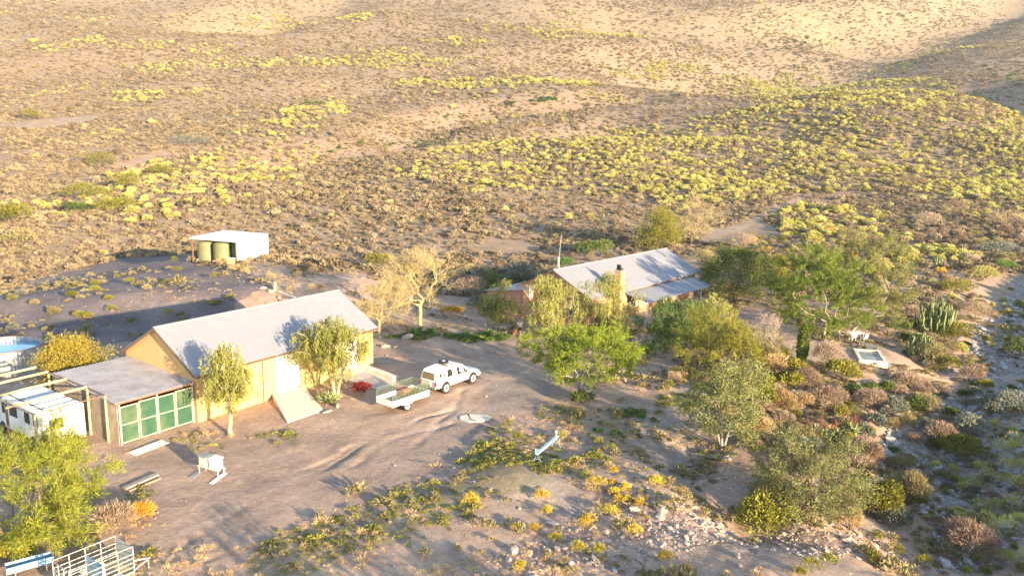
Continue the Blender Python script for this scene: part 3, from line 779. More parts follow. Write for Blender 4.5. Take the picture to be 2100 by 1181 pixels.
S(330, 362, 330, 66, 'golden brown bush at the head of the dark hollow on the left hillside', lf='goldgreen', n=1000, ln=.38, wd=.2)
S(400, 310, 280, 110, 'long grey green bush below a far bare patch on the left hillside', lf='grey', n=1300, ln=.4, wd=.2)
S(178, 415, 370, 120, 'wide yellow green bush left of the middle of the left gully', lf='goldgreen', n=1600, ln=.34, wd=.18)
S(232, 442, 402, 95, 'golden bush right above the dark scrub on the left slope', lf='goldgreen', n=1400, ln=.34, wd=.18)
S(160, 440, 410, 60, 'dark olive bush with shade beneath it on the left slope', lf='dark', n=1000, ln=.32, wd=.18)
S(30, 470, 412, 84, 'big golden green bush at the left edge, upper of two', lf='goldgreen', n=1500, ln=.32, wd=.18)
S(40, 512, 462, 90, 'pale golden bush at the left edge, lower of two', lf='dryolive', n=1500, ln=.32, wd=.16)
S(1712, 204, 184, 50, 'olive bush standing alone on top of the right hillside', lf='goldgreen', n=700, ln=.45, wd=.3)
S(1865, 143, 131, 50, 'dark bush on the far crest of the right hillside', lf='dark', n=600, ln=.5, wd=.3)
S(1770, 355, 330, 60, 'pinkish brown dry bush among yellow shrubs high on the right slope', lf='dry', mode='twig', ln=.5, wd=.06, n=1300)
S(1870, 385, 358, 66, 'tan brown dry bush lower on the right slope', lf='dry', mode='twig', ln=.5, wd=.06, n=1300)
S(1960, 445, 408, 70, 'brown leafless bush on the right slope above the stream bed', lf='dry', mode='twig', ln=.45, wd=.06, n=1500)
S(1905, 470, 430, 70, 'pinkish leafless bush on the right slope left of the brown one', lf='pink', mode='twig', ln=.45, wd=.06, n=1500)
S(2060, 470, 425, 80, 'brownish bush at the right edge above the stream bend', lf='dry', mode='twig', ln=.45, wd=.06, n=1500)
S(1740, 505, 460, 62, 'tan dry bush among the bright yellow shrubs behind the acacias', lf='dryolive', mode='twig', ln=.4, wd=.06, n=1500)
S(2040, 525, 490, 90, 'shaded grey green bush on the far bank at the right edge', lf='grey', n=1300, ln=.3, wd=.16)

def aloe(px, py, top, w, label, seed):
    p, s = scale_at(px, py); Hh = (py - top) * s; R = w * s / 2; g = rng(seed)
    root = empty('aloe', tuple(p), 0, label, 'aloe')
    n = 520; k = 5; cx = g.normal(0, R * .45, (k, 2)); cz = g.uniform(.25, .6, k) * Hh; i = g.integers(0, k, n)
    P = np.stack([cx[i, 0], cx[i, 1], cz[i]], 1) + g.normal(0, .05, (n, 3)); D = unit(g.normal(size=(n, 3)) * np.array([1, 1, .5]) + np.array([0, 0, .45]))
    link('leaves', quads_mesh('leaves', leaves(g, P, D, .55, .1), n, g.uniform(0, 1, n)), LF['aloe'], root)
    m = 150; f = 9; fx = cx[g.integers(0, k, f)] + g.normal(0, R * .35, (f, 2)); j = g.integers(0, f, m); u = g.uniform(0, 1, m)
    P = np.stack([fx[j, 0], fx[j, 1], Hh * (.62 + .36 * u)], 1) + g.normal(0, .035, (m, 3)); D = unit(g.normal(size=(m, 3)) + np.array([0, 0, -.4]))
    for q_ in range(f): kk = j == q_; link('flower', quads_mesh('flower', leaves(g, P[kk], D[kk], .13, .08), int(kk.sum()), g.uniform(0, 1, int(kk.sum()))), LF['red'], root) if kk.any() else None
    A = np.concatenate([np.stack([cx[:, 0], cx[:, 1], np.full(k, -.1)], 1), np.stack([fx[:, 0] * .6, fx[:, 1] * .6, np.full(f, Hh * .3)], 1)])
    B = np.concatenate([np.stack([cx[:, 0], cx[:, 1], cz], 1), np.stack([fx[:, 0], fx[:, 1], np.full(f, Hh * .98)], 1)])
    link('stem', tubes_mesh('stem', A, B, np.concatenate([np.full(k, .09), np.full(f, .02)]), np.concatenate([np.full(k, .08), np.full(f, .015)])), BARK, root)
aloe(1690, 908, 858, 56, 'red flowering aloe clump on the bank, left of two', 61)
aloe(1740, 892, 838, 54, 'taller red flowering aloe clump on the bank, right of two', 62)

CACT = mat('cactus_green', (.20, .23, .09), (.11, .14, .05), 6, .7)
def cactus(px, py, top, w, label, seed, n):
    p, s = scale_at(px, py); Hh = (py - top) * s; R = w * s / 2; g = rng(seed)
    root = empty('tree_cactus', tuple(p), 0, label, 'cactus'); mb = MB()
    for i in range(n):
        a = g.uniform(0, 6.28); r = R * g.uniform(.15, .95); h = Hh * g.uniform(.6, 1.0) * (1 - .3 * (r / R) ** 2); x, y = r * math.cos(a), r * math.sin(a)
        z1 = h * g.uniform(.3, .55)
        mb.tube([(x * .25, y * .25, -.1), (x * .5, y * .5, z1 * .6), (x * .92, y * .92, z1), (x + g.normal(0, .06), y + g.normal(0, .06), z1 + .35 * (h - z1)), (x + g.normal(0, .12), y + g.normal(0, .12), h * .95), (x + g.normal(0, .12), y + g.normal(0, .12), h)], [.07, .09, .07, .085, .07, .03], 6)
    mb.build('arms', CACT, root)
    return root
cactus(1914, 688, 606, 84, 'big pale green many armed tree cactus right of the pale acacia', 71, 95)
cactus(1882, 738, 672, 52, 'smaller tree cactus in front of the big many armed one', 72, 50)
cactus(1922, 548, 518, 26, 'small yellowish tree cactus alone on the slope above the stream', 73, 14)

def rosette():
    p, s = scale_at(664, 828); g = rng(81); n = 260
    root = empty('agave', tuple(p), 0, 'blue green agave rosettes at the foot of the broad pepper tree', 'agave')
    k = 5; c = np.stack([g.normal(0, .45, k), g.normal(0, .35, k), np.full(k, .12)], 1); i = g.integers(0, k, n)
    D = unit(g.normal(size=(n, 3)) * np.array([1, 1, .2]) + np.array([0, 0, .75]))
    link('leaves', quads_mesh('leaves', leaves(g, c[i], D, .75, .13), n, g.uniform(.3, 1, n)), LF['aloe'], root)
rosette()
S(738, 812, 784, 44, 'dark red leaved plant beside the trailer under the pepper tree', 'plant', 'red_plant', lf='red', n=700, ln=.26, wd=.1, stems=False)
# trees beyond the lower edge of the photograph, whose long shadows cross the foreground
for i, (x, y, h, w, lab) in enumerate([(1.5, 21.5, 4.8, 4.2, 'pepper tree below the frame shading the near ground, leftmost of three'), (9.5, 19, 5.2, 5.0, 'pepper tree below the frame shading the near ground, middle of three'), (19, 20, 5.0, 5.5, 'pepper tree below the frame shading the near ground, rightmost of three')]):
    t, c = tree_meshes(300 + i, h, w, ntip=60, base=.25, rt=.13, mode='hang', ln=.34, wd=.08, rc=.4, nleaf=70)
    r = empty('pepper_tree', (x, y, hz(x, y)), 0, lab, 'tree', 'pepper trees below the frame'); link('trunk', t, BARK_PALE, r); link('crown', c, LF['pepper'], r)
# ---------------------------------------------------------------- buildings
ROOF = mat('roof_sheet', (.32, .325, .35), (.29, .295, .315), 1.2, .5, .35, spec=.3, stain=((.34, .30, .28), .25))
ROOF2 = mat('roof_sheet_old', (.46, .43, .42), (.34, .31, .30), 1.5, .7, .3, spec=.25, stain=((.24, .16, .12), .5))
ROOFW = mat('roof_white', (.72, .68, .66), (.58, .55, .54), .8, .75, .1, spec=.2)
CREAM = mat('wall_cream', (.62, .40, .17), (.54, .34, .14), 1.2, .9, bump=.25, bscale=25, stain=((.50, .35, .20), .4))
PINK = mat('wall_pink', (.50, .25, .17), (.42, .20, .14), 1.0, .9, bump=.25, bscale=20, stain=((.34, .18, .13), .5))
WHITE = mat('paint_white', (.80, .78, .74), (.70, .67, .62), 2.5, .55, bump=.1)
WHITEW = mat('wall_white', (.80, .78, .72), (.72, .70, .65), 1.5, .8, bump=.2, stain=((.55, .45, .35), .35))
TRIM = mat('trim_brown', (.22, .12, .08), (.14, .08, .06), 8, .7)
GREEN = mat('door_green', (.022, .085, .045), (.016, .06, .035), 2.0, .65, bump=.15, stain=((.12, .14, .06), .6))
GFRAME = mat('frame_pale', (.52, .50, .36), (.36, .33, .24), 6, .6)
CORR = mat('corrugated_side', (.40, .36, .30), (.24, .20, .16), 2.2, .55, .3, wave=('Y', 13, .6), stain=((.26, .15, .09), .6))
CONC = mat('concrete', (.46, .42, .37), (.36, .33, .29), 2.5, .9, bump=.3, stain=((.30, .26, .22), .5))
CONCP = mat('concrete_pale', (.62, .55, .45), (.52, .46, .38), 2.5, .9, bump=.3)
GLASS = mat('glass_dark', (.025, .028, .03), (.02, .02, .02), 2, .12, spec=.6)
STEEL = mat('steel_grey', (.42, .42, .42), (.30, .29, .28), 8, .45, .6)
BLACK = mat('rubber_black', (.025, .025, .027), (.016, .016, .017), 12, .8)
WOODY = mat('wood_yellow', (.56, .44, .24), (.40, .30, .15), 4, .75, streak=.2, bump=.2)
WOODG = mat('wood_grey', (.34, .29, .25), (.24, .20, .17), 5, .85, streak=.2, bump=.3)

YAW = math.radians(54.72)
def corr_sheet(corners, pitch=.16, amp=.018, t=.03, name='roof', m=None, parent=None):
    """real corrugated sheet over a quad: corners p0,p1 along the eave, p2,p3 along the ridge; ribs run from eave to ridge"""
    p0, p1, p2, p3 = [np.array(c, float) for c in corners]
    n = int(np.linalg.norm(p1 - p0) / pitch) * 4
    u = np.linspace(0, 1, n + 1)[:, None]; nr = unit(np.cross(p1 - p0, p3 - p0)[None])[0]
    w = amp * np.sin(np.arange(n + 1) * math.pi / 2)[:, None] * nr
    E = p0 + (p1 - p0) * u + w; R = p3 + (p2 - p3) * u + w
    V = np.concatenate([E, R, E - nr * t, R - nr * t]); k = np.arange(n); a = n + 1
    Fq = np.concatenate([np.stack([k, k + 1, a + k + 1, a + k], 1), np.stack([2 * a + k + 1, 2 * a + k, 3 * a + k, 3 * a + k + 1], 1),
                         np.stack([k + 1, k, 2 * a + k, 2 * a + k + 1], 1), np.stack([a + k, a + k + 1, 3 * a + k + 1, 3 * a + k], 1),
                         [[0, a, 3 * a, 2 * a], [n, 2 * a + n, 3 * a + n, a + n]]])
    return link(name, indexed_mesh(name, V, Fq), m, parent)

def gable_wall(mb, x0, x1, y0, y1, h0, hr, yr):
    mb.poly([(x0, y0, -.3), (x0, y1, -.3), (x0, y1, h0), (x0, yr, hr), (x0, y0, h0)], (x1 - x0, 0, 0))

def window(parent, x0, x1, z0, z1, y, out, frame_m=WHITE, axis='x', bars=1):
    """framed window on a wall: frame with a pane and glazing bars; out = direction of the outside along the wall normal"""
    mb = MB(); f = .07; d0, d1 = sorted((y, y + out * .05))
    def bx(m_, a0, a1, c0, c1, e0, e1): (m_.box(a0, a1, e0, e1, c0, c1) if axis == 'x' else m_.box(e0, e1, a0, a1, c0, c1))
    bx(mb, x0, x1, z0, z0 + f, d0, d1); bx(mb, x0, x1, z1 - f, z1, d0, d1); bx(mb, x0, x0 + f, z0 + f, z1 - f, d0, d1); bx(mb, x1 - f, x1, z0 + f, z1 - f, d0, d1)
    for i in range(bars):
        c = x0 + (x1 - x0) * (i + 1) / (bars + 1); bx(mb, c - .02, c + .02, z0 + f, z1 - f, d0, d1)
    w = mb.build('window', frame_m, parent)
    p = MB(); e0, e1 = sorted((y + out * .004, y + out * .02)); bx(p, x0 + f, x1 - f, z0 + f, z1 - f, e0, e1); p.build('pane', GLASS, w)
    return w

# --- the long shed
SO = np.array([-20.163 - .8164 * .35 + .5774 * .2, 49.4175 + .5774 * .35 + .8164 * .2])
def SL(x, y): return np.array([SO[0] + .5774 * x - .8164 * y, SO[1] + .8164 * x + .5774 * y])
def long_shed():
    root = empty('farm_shed', (SO[0], SO[1], 0), YAW, 'long cream walled farm shed with pale grey metal gable roof', 'shed')
    L, W, h, hr = 15.9, 8.32, 3.42, 5.7; yr = W / 2
    mb = MB(); t = .25
    gable_wall(mb, 0, t, 0, W, h, hr - .02, yr); gable_wall(mb, L - t, L, 0, W, h, hr - .02, yr)
    mb.box(t, 6.3, 0, t, -.3, h); mb.box(8.5, 11.9, 0, t, -.3, h); mb.box(14.3, L - t, 0, t, -.3, h); mb.box(6.3, 8.5, 0, t, 3.2, h); mb.box(11.9, 14.3, 0, t, 3.2, h)
    mb.box(t, L - t, W - t, W, -.3, h)
    mb.box(6.3, 8.5, 0, t, -.3, .40); mb.box(11.9, 14.3, 0, t, -.3, .40)
    mb.build('wall', CREAM, root)
    sl = (hr + .07 - h) / yr
    for s in (0, 1):
        ye = -.35 if s == 0 else W + .35; ze = h + .07 - sl * .35
        c = [(-.25, ye, ze), (L + .3, ye, ze), (L + .3, yr, hr + .07), (-.25, yr, hr + .07)]
        if s: c = [c[1], c[0], c[3], c[2]]
        corr_sheet(c, m=ROOF, parent=root)
    rc = MB(); rc.poly([(-.27, yr - .22, hr - .02), (-.27, yr, hr + .135), (-.27, yr + .22, hr - .02), (-.27, yr, hr + .11)], (L + .6, 0, 0)); rc.build('ridge_cap', ROOF, root)
    for s in (1, -1):
        b = MB(); e = (yr + .35)
        b.poly([(-.28, yr, hr + .03), (-.28, yr - s * e, hr + .03 - sl * e), (-.28, yr - s * e, hr - .13 - sl * e), (-.28, yr, hr - .13)], (.04, 0, 0)); b.build('bargeboard', TRIM, root)
    g = MB(); g.box(-.2, L + .25, -.42, -.345, h - sl * .35 - .12, h - sl * .35 - .02); g.build('gutter', TRIM, root)
    for x0, x1 in ((6.32, 8.48), (11.92, 14.28)):
        d = MB(); xm = (x0 + x1) / 2
        for a, b_ in ((x0, xm - .01), (xm + .01, x1)):
            d.box(a, b_, .06, .10, .40, 3.18)
            for z in (.45, 1.7, 3.02): d.box(a + .04, b_ - .04, .03, .06, z, z + .1)
            d.box(a + .04, a + .12, .03, .06, .9, 3.02); d.box(b_ - .12, b_ - .04, .03, .06, .9, 3.02)
        dr = d.build('door', WHITE, root)
        MB().tube([(xm - .12, -.01, 1.7), (xm - .12, -.03, 1.9), (xm - .12, -.01, 2.05)], .015).build('handle', STEEL, dr)
    dp = MB(); dp.tube([(5.15, -.06, h - .4), (5.15, -.06, 0)], .04); dp.build('downpipe', TRIM, root)
    return root
long_shed()

def ramp(x0, x1, x2, x3, y1, ztop, label, kerb=False):
    root = empty('concrete_ramp', (SO[0], SO[1], 0), YAW, label, 'ramp')
    zs = min(hz(*SL(x2, y1)), hz(*SL(x3, y1))) + .06
    pts = [(x0, -.01, ztop), (x3, y1, zs), (x2, y1, zs), (x1, -.01, ztop)]
    mb = MB(); mb.hexa([(p[0], p[1], -.5) for p in (pts[0], pts[1], pts[2], pts[3])] + pts)
    mb.build('slab', CONCP if not kerb else CONC, root)  # kerbed slab takes the darker concrete for the shade lying on it
    if kerb:
        k = MB(); k.hexa([(x1, -.01, -.4), (x2, y1 + .4, -.4), (x2 + .55, y1 + .4, -.4), (x1 + .55, -.01, -.4), (x1, -.01, ztop + .15), (x2, y1 + .4, zs + .4), (x2 + .55, y1 + .4, zs + .4), (x1 + .55, -.01, ztop + .15)])
        k.build('kerb', CONCP, root)  # paler concrete stands for sunlight on the kerb
ramp(5.9, 8.6, 6.6, 3.5, -4.6, .42, 'pale concrete ramp sloping up to the white door of the long shed')
ramp(11.6, 14.2, 14.0, 12.0, -4.4, .42, 'grey concrete ramp with raised pale kerb behind the trailer', True)

def lean_to():
    root = empty('lean_to_garage', (SO[0], SO[1], 0), YAW, 'low lean-to garage with green framed doors and flat metal roof joined to the long shed', 'garage')
    x0, x1, yb = -5.15, -.02, 8.0
    zf, zb = 2.72, 3.0
    corr_sheet([(x0 - .2, .1, zf + .05), (x1 + .005, .1, zf + .05), (x1 + .005, yb, zb + .05), (x0 - .2, yb, zb + .05)], pitch=.25, amp=.02, m=ROOF2, parent=root)
    w = MB(); w.hexa([(x0, .3, -.4), (x0 + .05, .3, -.4), (x0 + .05, yb, -.4), (x0, yb, -.4), (x0, .3, zf), (x0 + .05, .3, zf), (x0 + .05, yb, zb - .02), (x0, yb, zb - .02)])
    w.build('side_wall', CORR, root)
    w = MB(); w.box(x0 + .05, x1, yb - .05, yb, -.4, zb - .05); w.build('rear_wall', CORR, root)
    fa = MB(); fa.box(x0 - .2, x1, .06, .1, zf - .08, zf + .03); fa.build('fascia', TRIM, root)
    xs = np.linspace(x0 + .12, x1 - .12, 5)
    for i in range(4):
        a, b = xs[i] + .03, xs[i + 1] - .03; zt = 2.38 + .05 * (i % 2)
        fr = MB(); y0, y1 = .28, .33; f = .06
        fr.box(a, b, y0, y1, .06, .06 + f); fr.box(a, b, y0, y1, zt - f, zt); fr.box(a, a + f, y0, y1, .06 + f, zt - f); fr.box(b - f, b, y0, y1, .06 + f, zt - f); fr.box(a + f, b - f, y0, y1, 1.2, 1.25)
        d = fr.build('door', GFRAME, root)
        p = MB(); p.box(a + f, b - f, .30, .325, .06 + f, 1.2); p.box(a + f, b - f, .30, .325, 1.25, zt - f); p.build('panel', GREEN, d)
    for i in (0, 2, 4):
        po = MB(); po.tube([(xs[i], .24, -.4), (xs[i], .24, zf - .1)], .055, 7); po.build('post', GFRAME, root)
    return root
lean_to()

def pole_carport():
    root = empty('pole_frame', (SO[0], SO[1], 0), YAW, 'open carport frame of yellow timber poles over the white motorhome', 'carport frame')
    z = 3.1
    def pole(name, a, b, r=.085, m=WOODY): MB().tube([a, tuple((np.array(a) + np.array(b)) / 2 + np.array([0, 0, .02])), b], [r, r * .95, r * .85], 8).build(name, m, root)
    for y in (3.4, 5.9, 8.3, 9.9): pole('beam', (-5.3, y, z), (-9.9, y, z - .08))
    pole('rail', (-5.25, 1.3, z - .1), (-5.3, 10.4, z - .02), .05, TRIM)
    pole('rail', (-5.25, 1.3, z - .1), (-9.0, 1.1, z - .1), .04, TRIM)
    pole('rail', (-9.3, 1.1, z - .17), (-9.5, 10.2, z - .17), .06, WOODG)
    for x, y, m in ((-5.3, 3.35, WOODY), (-5.25, 1.35, WOODY), (-9.3, 4.9, TRIM), (-9.35, 1.2, WOODY), (-5.32, 8.2, WOODY), (-9.5, 9.8, WOODG)): pole('post', (x, y, -.3), (x, y, z - .12), .085, m)
    return root
pole_carport()

def motorhome():
    # local: x along the body (front +), y left
    p = SL(-7.35, 2.1); root = empty('motorhome', (p[0], p[1], hz(*p)), YAW + math.pi / 2, 'white motorhome parked under the yellow pole frame', 'motorhome')
    L, hw = 6.6, 1.2
    st = [(0, 1.12, .75, 2.55), (.08, hw, .6, 2.68), (4.6, hw, .6, 2.68), (5.2, hw, .55, 2.6), (5.7, 1.12, .5, 2.3), (6.1, 1.05, .45, 1.5), (6.6, .95, .45, 1.2), (6.68, .85, .5, .9)]
    vs, fs = [], []
    for x, w, zb, zt in st:
        r = min(.16, (zt - zb) * .3)
        vs += [(x, -w, zb), (x, -w, zt - r), (x, -w + r, zt), (x, w - r, zt), (x, w, zt - r), (x, w, zb)]
    for i in range(len(st) - 1):
        for k in range(6):
            j = (k + 1) % 6; fs.append((i * 6 + k, i * 6 + 6 + k, i * 6 + 6 + j, i * 6 + j))
    fs += [tuple(range(6)), tuple(range(len(vs) - 1, len(vs) - 7, -1))]
    MB().add(vs, fs).build('body', WHITE, root)
    def panel(nm, m, x0, x1, z0, z1, side): 
        MB().bbox(x0, x1, *sorted((side * hw, side * (hw + .025))), z0, z1, .012).build(nm, m, root)
    for s in (1, -1):
        for x0, x1 in ((.7, 1.25), (1.7, 2.35), (3.3, 4.3)): panel('window', GLASS, x0, x1, 1.55, 2.2, s)
        panel('cab_window', GLASS, 4.95, 5.3, 1.5, 2.2, s)
    MB().add([(5.28, -.95, 2.5), (5.72, -.92, 2.22), (6.06, -.88, 1.55), (6.06, .88, 1.55), (5.72, .92, 2.22), (5.28, .95, 2.5)], [(5, 4, 1, 0), (4, 3, 2, 1)]).build('windscreen', GLASS, root).location = (.03, 0, .03)
    for x0, x1, w in ((.35, 1.5, .8), (1.8, 3.0, .85), (3.3, 4.3, .75)): MB().bbox(x0, x1, -w, w, 2.67, 2.74, .03).build('roof_panel', WHITE, root)
    for x in (1.65, 3.15): MB().box(x - .05, x + .05, -1.1, 1.1, 2.681, 2.70).build('roof_strip', BLACK, root)
    for y in (1.05, -1.05): MB().tube([(.2, y, 2.73), (4.5, y, 2.73)], .025).build('roof_rail', BLACK, root)
    MB().lathe([(.0, 2.86), (.3, 2.84), (.42, 2.76), (.44, 2.66)], 20, (4.45, .3, 0)).build('roof_dome', WHITE, root)
    ld = MB()
    for y in (-.35, -.75): ld.tube([(-.08, y, .8), (-.08, y, 2.6), (.2, y, 2.78)], .02)
    for z in (1.0, 1.35, 1.7, 2.05, 2.4): ld.tube([(-.08, -.35, z), (-.08, -.75, z)], .016)
    ld.build('ladder', STEEL, root)
    MB().bbox(-.02, .04, .1, .9, 1.5, 2.1, .01).build('rear_window', GLASS, root)
    for x in (1.4, 5.4):
        for s in (1, -1):
            wz = MB().lathe([(.0, -.11), (.2, -.11), (.36, -.09), (.38, 0), (.36, .09), (.2, .11), (0, .11)], 20, axis='y').build('wheel', BLACK, root, (x, s * 1.03, .38))
            MB().lathe([(0, s * .115), (.19, s * .115), (.2, s * .1)], 16, axis='y').build('rim', STEEL, wz)
            ar = MB().lathe([(0, 0), (.46, 0), (.46, s * -.05)], 20, axis='y').build('wheel_arch', BLACK, root, (x, s * (hw + .004), .45)); ar.scale = (1, 1, .9)
    MB().bbox(-.12, .02, -1.1, 1.1, .5, .68, .02).build('bumper', STEEL, root)
    return root
motorhome()

def reservoir():
    p = atz(-12, 762, .2); z = hz(p[0], p[1] + 2); R = 2.65; h = 1.9
    root = empty('water_reservoir', (p[0], p[1] + 1.5, z), 0, 'round corrugated metal water reservoir full of blue water at the left edge', 'reservoir')
    n = 240; k = np.arange(n); a = 2 * math.pi * k / n; r = R + .02 * np.sin(k * math.pi / 2)
    V = []
    for rr, zz in ((r, -.3), (r, h), (r - .06, h), (r - .06, 1.2)): V.append(np.stack([rr * np.cos(a), rr * np.sin(a), np.full(n, zz)], 1))
    V = np.concatenate(V); j = (k + 1) % n; Fq = np.concatenate([np.stack([i * n + k, i * n + j, (i + 1) * n + j, (i + 1) * n + k], 1) for i in range(3)])
    link('tank_wall', indexed_mesh('tank_wall', V, Fq), mat('galvanised', (.46, .46, .45), (.28, .29, .30), 1.6, .5, .35, streak=.25, stain=((.28, .20, .14), .5)), root)
    rim = MB(); rim.tube([(R * math.cos(t), R * math.sin(t), h) for t in np.linspace(0, 2 * math.pi, 49)], .045, 6, False); rim.build('rim', mat('rust', (.40, .22, .13), (.30, .17, .11), 5, .85), root)
    for i in range(9):
        t = i * 2 * math.pi / 9 + .2; MB().tube([((R + .05) * math.cos(t), (R + .05) * math.sin(t), -.2), ((R + .05) * math.cos(t), (R + .05) * math.sin(t), h - .02)], .03).build('brace', WOODG, root)
    wm = mat('water_blue', (.10, .30, .42), (.08, .25, .36), .8, .08, spec=.5, bump=.02, bscale=3)
    MB().lathe([(0, h - .32), (R - .05, h - .32)], 64).build('water', wm, root)
reservoir()

# --- the farmhouse
HO = np.array([7.70, 76.48]); HY = math.radians(48.91)
def HLp(x, y): return np.array([HO[0] + math.cos(HY) * x - math.sin(HY) * y, HO[1] + math.sin(HY) * x + math.cos(HY) * y])
def farmhouse():
    root = empty('farmhouse', (HO[0], HO[1], 0), HY, 'pink walled farmhouse with pale metal gable roof and tall chimney among the trees', 'house')
    L, W = 21.5, 9.6; yr = 4.8; he, hr = 3.0, 5.3; sl = (hr - he) / yr
    mb = MB(); x0, x1, y0, y1 = .25, 21.3, .4, 9.2; hw = he + sl * .4 - .08
    gable_wall(mb, x0, x0 + .3, y0, y1, hw, hr - .1, yr); gable_wall(mb, x1 - .3, x1, y0, y1, hw, hr - .1, yr)
    mb.box(x0 + .3, x1 - .3, y0, y0 + .3, -.5, hw); mb.box(x0 + .3, x1 - .3, y1 - .3, y1, -.5, hw)
    mb.build('wall', PINK, root)
    corr_sheet([(0, 0, he), (L + .5, 0, he), (L + .5, yr, hr), (0, yr, hr)], m=ROOF, parent=root)
    corr_sheet([(L + .5, W, he), (0, W, he), (0, yr, hr), (L + .5, yr, hr)], m=ROOF, parent=root)
    rc = MB(); rc.poly([(-.02, yr - .2, hr - .07), (-.02, yr, hr + .07), (-.02, yr + .2, hr - .07), (-.02, yr, hr + .04)], (L + .55, 0, 0)); rc.build('ridge_cap', ROOF, root)
    for s in (1, -1):
        b = MB(); b.poly([(-.03, yr, hr - .02), (-.03, yr - s * yr, he - .02), (-.03, yr - s * yr, he - .16), (-.03, yr, hr - .16)], (.04, 0, 0)); b.build('bargeboard', TRIM, root)
    # chimney on the garden side
    c = MB(); c.bbox(4.1, 5.3, -.75, .38, -.5, 2.4, .03); c.hexa([(4.1, -.75, 2.37), (5.3, -.75, 2.37), (5.3, .38, 2.37), (4.1, .38, 2.37), (4.32, -.5, 3.0), (5.08, -.5, 3.0), (5.08, .3, 3.0), (4.32, .3, 3.0)]); c.bbox(4.32, 5.08, -.5, .3, 2.97, 5.4, .03)
    ch = c.build('chimney', CREAM, root)
    cw = MB(); cw.box(4.4, 5.0, -.42, .22, 5.39, 5.47); cw.hexa([(4.45, -.35, 5.47), (4.75, -.35, 5.47), (4.75, .15, 5.47), (4.45, .15, 5.47), (4.40, -.3, 5.95), (4.52, -.3, 5.95), (4.52, .1, 5.95), (4.40, .1, 5.95)]); cw.build('cowl', BLACK, ch)
    f = MB(); f.tube([(2.6, 6.2, 3.5), (2.6, 6.2, 6.0)], .12, 10); f.lathe([(.0, 6.2), (.2, 6.12), (.2, 5.95), (.12, 5.95)], 12, (2.6, 6.2, 0)); f.build('flue_pipe', STEEL, root)
    # veranda on the garden side
    corr_sheet([(6.1, -2.9, 2.2), (20.0, -2.9, 2.2), (20.0, .39, 2.78), (6.1, .39, 2.78)], m=ROOF, parent=root)
    for x in (6.3, 9.0, 11.7, 14.4, 17.1, 19.8): MB().tube([(x, -2.75, -.4), (x, -2.75, 2.18)], .06, 8).build('veranda_post', GFRAME, root)
    st = MB(); st.box(6.0, 20.1, -3.0, .39, -.5, .12); st.build('veranda_floor', CONC, root)
    for x in (7.6, 10.4, 16.2): window(root, x, x + 1.2, .9, 2.0, .4, -1)
    d = MB(); d.box(13.2, 14.2, .34, .39, .12, 2.15); dd = d.build('door', TRIM, root); MB().tube([(13.3, .31, 1.1), (13.3, .29, 1.15)], .03).build('handle', STEEL, dd)
    # gable end: loft opening, door, window and a little pergola
    window(root, 4.3, 5.2, 3.1, 4.2, .25, -1, TRIM, 'y'); window(root, 1.6, 2.8, .9, 2.1, .25, -1, WHITE, 'y')
    d = MB(); d.box(.19, .24, 3.7, 4.7, 0, 2.1); dd = d.build('door', TRIM, root); MB().tube([(.17, 3.8, 1.0), (.15, 3.8, 1.06)], .03).build('handle', STEEL, dd)
    pg = MB(); pg.box(-.9, .24, 4.0, 4.08, 4.3, 4.38); pg.box(-.9, .24, 5.4, 5.48, 4.3, 4.38); pg.box(-.9, -.82, 3.7, 5.8, 4.381, 4.44); pg.box(-.4, -.32, 3.7, 5.8, 4.381, 4.44); pg.build('awning_frame', TRIM, root)
    # low lean-to rooms at the back left corner
    w = MB(); w.hexa([(-1.2, 7.6, -.5), (4.6, 7.6, -.5), (4.6, 12.6, -.5), (-1.2, 12.6, -.5), (-1.2, 7.6, 3.0), (4.6, 7.6, 3.0), (4.6, 12.6, 2.2), (-1.2, 12.6, 2.2)]); w.build('side_room', PINK, root)
    corr_sheet([(4.7, 12.9, 2.2), (-1.35, 12.9, 2.2), (-1.35, 7.5, 3.06), (4.7, 7.5, 3.06)], m=ROOF2, parent=root)
    window(root, 9.3, 10.3, .8, 1.6, -1.2, -1, TRIM, 'y')
    ow = MB(); ow.poly([(-1.25, 7.6, -.4), (-1.25, 5.6, -.4), (-1.25, 5.6, 1.1), (-1.25, 7.6, 3.0)], (.3, 0, 0)); ow.build('buttress_wall', PINK, root)
    ct = MB(); ct.bbox(-1.1, -.45, 6.9, 7.5, 2.0, 3.45, .03); ct.build('oven_chimney', CONC, root)
    return root
farmhouse()
p = HLp(.9, 4.75)
r = empty('antenna_mast', (p[0], p[1], 5.25), 0, 'thin tall metal antenna mast on the farmhouse ridge', 'antenna')
MB().tube([(0, 0, -.1), (.02, 0, 1.8), (.13, 0, 3.6)], [.045, .035, .025], 6).build('pole', STEEL, r)
MB().tube([(.0, 0, 0), (-.5, -.6, -.32)], .012, 4).build('guy_wire', STEEL, r)
MB().tube([(-.1, 0, 3.3), (.32, 0, 3.32)], .015, 4).build('crossbar', STEEL, r)

